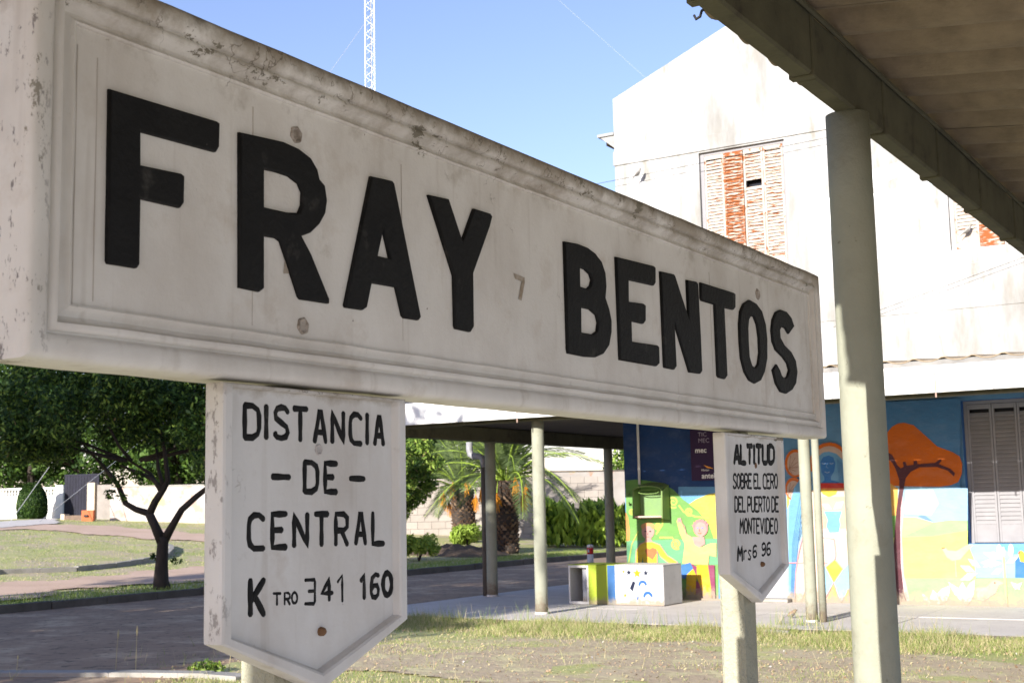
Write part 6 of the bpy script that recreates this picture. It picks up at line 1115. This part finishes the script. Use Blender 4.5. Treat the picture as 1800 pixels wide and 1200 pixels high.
# block wall: block by block
bw = thing('block_wall', 'whitewashed concrete block wall behind the palms', 'wall', (-31, 46.3, hgt(-31,46.3)))
a = Vector((-34.4, 44.2)); b = Vector((-26.6, 50.3)); d = (b-a).normalized(); s = Vector((-d.y, d.x)); ang = math.atan2(d.y, d.x); L_ = (b-a).length; ncol = int(L_/.6)
M_BLOCK = mat('whitewashed_block', (.36,.32,.28), (.31,.275,.24), scale=3, bump=.3, rnd=.10); b0 = None
MB().add([(a.x-s.x*-.08, a.y+s.y*.08, 0), (b.x+s.x*.08, b.y+s.y*.08, 0), (b.x+s.x*.08, b.y+s.y*.08, 2.72), (a.x+s.x*.08, a.y+s.y*.08, 2.72)], [(0,1,2,3)]).build('mortar', M_GW, bw)
for r_ in range(9):
    for c_ in range(ncol+1):
        o_ = (c_-(.5 if r_ % 2 else 0))*.6
        if b0 is None:
            mb = MB().box(-.296, .296, -.09, .07, .004, .296, bev=.008); me = bpy.data.meshes.new('block'); me.from_pydata(mb.v, [], mb.f); me.materials.append(M_BLOCK); me.update(); b0 = me
        o = link('block', b0, bw); p = a+d*(o_+.3); o.location = Vector((p.x, p.y, .12+r_*.3))-Vector(bw.location); o.rotation_euler = (0, random.uniform(-.004,.004), ang+random.uniform(-.01,.01))
# balustrade wall at the left
ww = thing('balustrade_wall', 'white garden wall with short balusters behind the clipped egg shaped bush', 'wall', (-54, 41, 1.5))
a = Vector((-55.6, 37.9)); b = Vector((-48.5, 39.5)); d = (b-a).normalized(); s = Vector((-d.y, d.x))*.1; L_ = (b-a).length
def wbox(p, q, z0, z1, th, name, m, par):
    dd = (q-p).normalized(); ss = Vector((-dd.y, dd.x))*th/2; c = [p-ss, q-ss, q+ss, p+ss]
    return MB().add([(v.x,v.y,z0) for v in c]+[(v.x,v.y,z1) for v in c], [(0,1,5,4), (1,2,6,5), (2,3,7,6), (3,0,4,7), (4,5,6,7), (3,2,1,0)]).build(name, m, par)
zb = 1.5; wbox(a, b, 1.2, zb+.98, .2, 'wall_face', M_FASCIA, ww); wbox(a, b, zb+.982, zb+1.04, .28, 'ledge', M_FASCIA, ww); wbox(a, b, zb+1.30, zb+1.38, .26, 'handrail', M_FASCIA, ww)
nb = 44; bal = None
for i in range(nb):
    p = a+d*(L_*(i+.5)/nb)
    if bal is None:
        mb = MB().tube([(0,0,0), (0,0,.04), (0,0,.10), (0,0,.18), (0,0,.26)], [.05,.035,.06,.03,.05], 8); bal = bpy.data.meshes.new('baluster'); bal.from_pydata(mb.v, [], mb.f); bal.materials.append(M_FASCIA); bal.update()
    o = link('baluster', bal, ww); o.location = Vector((p.x, p.y, zb+1.041))-Vector(ww.location)
for t_ in (0, 1): 
    p = a+d*L_*t_; wbox(p-d*.2, p+d*.2, 1.2, zb+1.46, .4, 'pier', M_FASCIA, ww)
# dark gate, pillar, planter, meter box
gt = thing('gate', 'dark panelled driveway gate between the white wall and the brick pillar', 'gate', (-47.3, 39.5, 1.4))
g0, g1 = Vector((-48.15, 39.35)), Vector((-46.35, 39.75)); gd = (g1-g0)
M_GATE = mat('gate_dark_paint', (.022,.022,.035), (.015,.015,.02), bump=.05)
for i in range(12): wbox(g0+gd*(i/12+.003), g0+gd*((i+1)/12-.003), 1.35, 3.35, .04, 'board', M_GATE, gt)
wbox(g0, g1, 3.352, 3.42, .07, 'top_rail', M_GATE, gt)
pl = thing('brick_pillar', 'sunlit cream pillar beside the dark gate, behind the orange box', 'pillar', (-45.9, 39.1, 1.3))
wbox(Vector((-46.15,39.0)), Vector((-45.85,39.15)), 1.0, 3.0, .3, 'shaft', mat('cream_brick', (.55,.45,.34), bump=.3), pl); wbox(Vector((-45.75,39.2)), Vector((-45.2,39.5)), 1.0, 2.9, .3, 'side_face', mat('grey_render', (.30,.27,.24), bump=.3), pl)
lw = thing('low_wall', 'low brick planter wall in front of the dark gate', 'wall', (-45.6, 37.9, 1.3))
wbox(Vector((-46.1,37.83)), Vector((-44.9,37.95)), 1.1, 1.60, .25, 'wall_face', mat('brown_brick', (.17,.12,.085), (.11,.08,.06), bump=.5), lw); wbox(Vector((-46.32,37.8)), Vector((-46.11,37.83)), 1.1, 1.66, .3, 'end_block', MATS['cream_brick'], lw)
ob = thing('meter_box', 'small orange meter box on the lawn edge before the pillar', 'box', (-44.5, 37.6, 1.25))
wbox(Vector((-44.66,37.45)), Vector((-44.26,37.72)), 1.33, 1.80, .3, 'casing', mat('orange_box_paint', (.52,.15,.06), (.44,.12,.05), bump=.05), ob); wbox(Vector((-44.46,37.36)), Vector((-44.34,37.45)), 1.53, 1.61, .10, 'slot', M_DARK, ob)

# ------------------------------------------------------------ radio mast with guys
mx_, my_ = -53.6, 68.8
mz = hgt(mx_, my_); rt_ = thing('radio_mast', 'tall white lattice radio mast rising behind the name board', 'mast', (mx_, my_, mz))
Lg = [(mx_-.30, my_-.24), (mx_+.24, my_+.10), (mx_-.20, my_+.28)]
for (lx, ly) in Lg: MB().tube([(lx,ly,mz), (lx,ly,mz+48)], .035, 6).build('leg', M_TOWER, rt_)
br = MB(); z = mz; st_ = 1.02; k = 0
while z < mz+47:
    for i in range(3):
        p, q = Lg[i], Lg[(i+1) % 3]; br.tube([(p[0],p[1],z), (q[0],q[1],z+st_/2)], .016, 4); br.tube([(q[0],q[1],z+st_/2), (p[0],p[1],z+st_)], .016, 4)
    z += st_
tag(br.build('brace', M_TOWER, rt_), kind='stuff')
MB().tube([(mx_-.02,my_,mz), (mx_-.02,my_,mz+48)], .022, 5).build('feeder_cable', M_CABLE, rt_)
def wire(name, label, pts, r, m, cat='cable', group=None, sag=0):
    t = MB(); P = []
    for a, b in zip(pts[:-1], pts[1:]):
        for i in range(13): u = i/12; p = Vector(a).lerp(Vector(b), u); p.z -= sag*4*u*(1-u); P.append(p)
    o = t.tube(P, r, 5).build(name, m); return tag(o, label, cat, group)
M_GUY = mat('guy_steel', (.5,.5,.5), bump=0)
wire('guy_wire', 'steel guy wire rising steeply from the driveway past the clipped bush', [(-43.6,33.0,hgt(-43.6,33.0)), (mx_,my_,mz+34)], .011, M_GUY, 'wire')
wire('guy_wire', 'lower steel guy wire crossing in front of the dark gate', [(-43.9,34.6,hgt(-43.9,34.6)), (mx_,my_,mz+17)], .011, M_GUY, 'wire')
wire('guy_wire', 'faint guy wire sloping down through the sky right of the mast', [(mx_,my_,mz+47.5), (-12,75,4)], .004, M_GUY, 'wire')
# cables
wire('power_cable', 'black cable crossing low in front of the trees at the left', [(-30,10.5,7.2), (-11.5,16.4,5.6), (-5,17.5,6.0)][:2], .02, M_CABLE)
wire('wall_wire', 'thin black wire across the upper wall where the small bird sits', [(-10.6,19.55,7.09), (2.0,19.6,7.55)], .004, M_CABLE, sag=.02)
wire('wall_wire', 'slanting thin wire low on the upper wall right of the thick column', [(-6.3,19.6,4.24), (-1.2,19.6,5.60)], .0035, M_CABLE)
# birds
def bird(label, loc, yaw_, s, c1, c2, up=0):
    t = thing('bird', label, 'bird', loc, 'small sparrow sized birds'); m = MB()
    prof_ = [(-.065,.004,.030), (-.05,.014,.026), (-.02,.030,.034), (.01,.033,.042), (.035,.026,.058), (.05,.021,.070), (.063,.016,.074), (.072,.006,.073)]
    rings = [Vector((x, 0, z+.012)) for x, r_, z in prof_]; m.tube(rings, [r_ for x, r_, z in prof_], 10)
    o = m.build('body', mat('bird_'+c1[0], c1[1], bump=.1), t, smooth=True, loc=(0,0,0))
    MB().add([(-.05,-.012,.038), (-.05,.012,.038), (-.125,.010,.018), (-.125,-.010,.018), (-.05,0,.046), (-.125,0,.023)], [(0,3,2,1), (0,4,5,3), (4,1,2,5)]).build('tail', mat('bird_'+c2[0], c2[1], bump=0), t, loc=(0,0,0))
    MB().tube([(.070,0,.085), (.086,0,.081)], [.006,.001], 6).build('beak', M_DARK, t, loc=(0,0,0))
    for sy in (-1, 1):
        MB().add([(.03,sy*.028,.062), (-.01,sy*.036,.05), (-.075,sy*.014,.036), (-.02,sy*.032,.026), (.02,sy*.034,.038)], [(0,1,2,3,4)]).build('wing', MATS['bird_'+c2[0]], t, loc=(0,0,0))
        MB().tube([(0,sy*.010,.02), (.002,sy*.011,0)], .0022, 5).build('leg', M_DARK, t, loc=(0,0,0))
    t.rotation_euler = (0, -up, yaw_); t.scale = (s, s, s)
    return t
bird('grey bird perched on the thin wire left of the rusty upstairs shutters', (-9.50, 19.55, 7.12), R(10), 1.15, ('grey', (.30,.29,.27)), ('dark', (.14,.13,.12)), .5)
bird('small brown bird on the paving left of the column with the downpipe', (-6.22, 17.0, .05), R(20), 1.05, ('brown', (.24,.17,.12)), ('dark', (.14,.13,.12)), .2)
bird('dark bird clinging in front of the right upstairs shutters', (-4.22, YW-.03, 5.46), R(10), 1.1, ('grey', (.30,.29,.27)), ('dark', (.14,.13,.12)), .4)

# ------------------------------------------------------------ grass and weeds
def blades(name, pts, h, w_, m, lean=.35, kind='stuff'):
    n = len(pts); a = rng.uniform(0, 2*math.pi, n); hh = h*(.4+.9*rng.random(n)) if np.isscalar(h) else h*(.5+.8*rng.random(n))
    wv = np.stack([np.cos(a), np.sin(a), np.zeros(n)], 1)*w_/2; ln = rng.normal(size=(n,2))*lean*hh[:,None]
    tip = pts+np.concatenate([ln, hh[:,None]], 1)
    V = np.stack([pts-wv, pts+wv, tip], 1)
    return quads(name, V, m, None, rng.choice(len(m), n) if isinstance(m, list) else None, k=3, kind=kind)
G1 = leafmat('grass_blade', (.33,.37,.11), .4); G2 = leafmat('dry_grass_blade', (.58,.50,.28), .3); G3 = leafmat('fresh_grass_blade', (.22,.33,.06), .3)
n = 260000
px_ = rng.uniform(-11.8, 1.5, n); py_ = rng.uniform(8.2, 15.9, n)
patch = np.sin(px_*1.3+1.1*np.sin(py_*1.1))+np.sin(py_*2.2+.8*np.sin(px_*.9))+.7*np.sin(px_*3.7-py_*2.9)
band = np.clip((py_-13.6)/1.2, 0, 1)*1.5+np.clip((10.6-py_)/1.5, 0, 1)*.6
keep = (rng.random(n) < np.clip(-.03+.20*patch+.80*band-.06*((py_>10.4)&(py_<13.4)), .022, .97)) & ~((px_ < -9.7+.0*py_) & (py_ < 9.9)) & (px_ > -11.2-(py_-10)*.05) & (py_ < 15.60) 
pts = np.stack([px_, py_, np.zeros(n)], 1)[keep]; yy = pts[:,1]
h_ = .035+(.055+.03*np.sin(pts[:,0]*2.7)+.02*np.sin(pts[:,0]*6.1))*np.clip((yy-13.2)/2.0, 0, 1)
blades('grass', pts, h_, .007, [G1, G2, G3, G2], .5)
# tufts against the platform edge and round the columns
tp_ = []
for cx, cy, k, r_ in ((-10.75,15.35,160,.35), (-8.6,15.4,70,.3), (-5.9,16.05,80,.2), (-5.2,15.5,90,.3), (-7.6,15.45,90,.5), (-6.6,15.4,60,.35), (-4.3,15.5,80,.4), (-9.7,15.4,90,.4)):
    q = rng.normal(size=(k,2))*r_*np.array([1,.35])+np.array([cx,cy]); tp_.append(np.concatenate([q, np.zeros((k,1))], 1))
blades('tall_grass', np.concatenate(tp_), .26, .008, [G1, G2, G3], .3)
# dry stalks with seed heads
def stalk(loc, h, label, lean=.05):
    x, y = loc; m = MB(); m.tube([(x,y,0), (x+lean*h*.4,y,h*.5), (x+lean*h,y,h)], [.004,.003,.002], 5)
    t = thing('dry_stalk', label, 'weed', (x, y, 0), 'dry grass stalks standing along the kerb and grass')
    m.build('stem', G2, t); m = MB(); m.tube([(x+lean*h*.85,y,h*.80), (x+lean*h*.92,y,h*.9), (x+lean*h*1.02,y,h*1.02)], [.004,.010,.002], 5); m.build('seed_head', G2, t)
for (x, y, h, le, lb) in ((-10.72,9.45,.42,.08,'tall straight dry stalk above the kerb, left one of the tall pair'), (-10.48,9.5,.46,.03,'tall straight dry stalk above the kerb, right one of the tall pair'), (-9.62,9.95,.40,.15,'dry stalk with a fluffy head left of the distance board post'), (-9.48,10.1,.28,.1,'short dry stalk between the fluffy stalk and the distance board'), (-11.5,8.85,.20,.1,'small dry stalk on the kerb near the left edge of the photo')):
    stalk((x, y), h, lb, le)
wd_ = [(-9.75, 9.75), (-9.0, 10.3)]
for (x, y), lb in zip(wd_, ('leafy green weed on the kerb at the bottom left', 'flat green weed beside the foot of the left sign post')):
    t = thing('weed', lb, 'weed', (x, y, 0)); V = leaf_cloud([(x,y,.06), (x+.12,y+.03,.05), (x-.12,y,.05)], [.13,.1,.1], 420, .05, squash=.6)-np.array([x,y,0]); V[:,:,2] = np.maximum(V[:,:,2], .004); quads('leaves', V, [L_LIGHT, L_MID], t, rng.choice(2, 420))
# verge grass along the far kerb and by the tree
n = 26000; vx = rng.uniform(-22.6, -19.05, n); vy = rng.uniform(8, 40, n); blades('grass', np.stack([vx, vy, hgt_np(vx,vy)], 1), .09, .014, [G1, G3], .4)
n = 60000; vx = rng.uniform(-46, -22.5, n); vy = rng.uniform(12, 42, n); blades('grass', np.stack([vx, vy, hgt_np(vx,vy)], 1), .035, .02, [G1, G3, G2], .5)
# crumbs of earth, pebbles and dead leaves lying about
n = 5200; cx = rng.uniform(-10.5, 1.5, n); cy = rng.uniform(9.0, 15.5, n); s = rng.uniform(.004, .017, n)[:,None]; c = np.stack([cx, cy, np.full(n, .014)], 1)
a = rng.uniform(0, 2*math.pi, n); u = np.stack([np.cos(a), np.sin(a), rng.uniform(-.2,.5,n)], 1)*s; v = np.stack([-np.sin(a), np.cos(a), rng.uniform(0,.6,n)], 1)*s*.7
quads('ground_litter', np.stack([c-u, c-v, c+u+np.array([0,0,.006]), c+v+np.array([0,0,.008])], 1), [M_ROAD, G2, mat('pale_pebble', (.55,.52,.47), bump=0)], None, rng.choice(3, n, p=[.52,.45,.03]), kind='stuff')
n = 900; cx = rng.uniform(-12.0, -4, n); cy = rng.uniform(8.3, 15.5, n); k_ = (np.sin(cx*2.1+cy*1.7)+np.sin(cy*3.3-cx) > .2); cx, cy = cx[k_], cy[k_]
blades('tall_grass', np.stack([cx, cy, np.zeros(len(cx))], 1), .16, .006, [G2, G1], .35)
# shattered kerb stones by the column
for i, (x, y, s) in enumerate(((-6.0,15.35,.16), (-5.85,15.28,.12))):
    tag(MB().box(x, x+s*1.6, y, y+s*.7, -.01, .05, bev=.012).build('loose_stone', M_KERB), ('flat broken stone on the earth before the column with the downpipe', 'smaller broken stone beside the flat one on the earth')[i], 'stone')
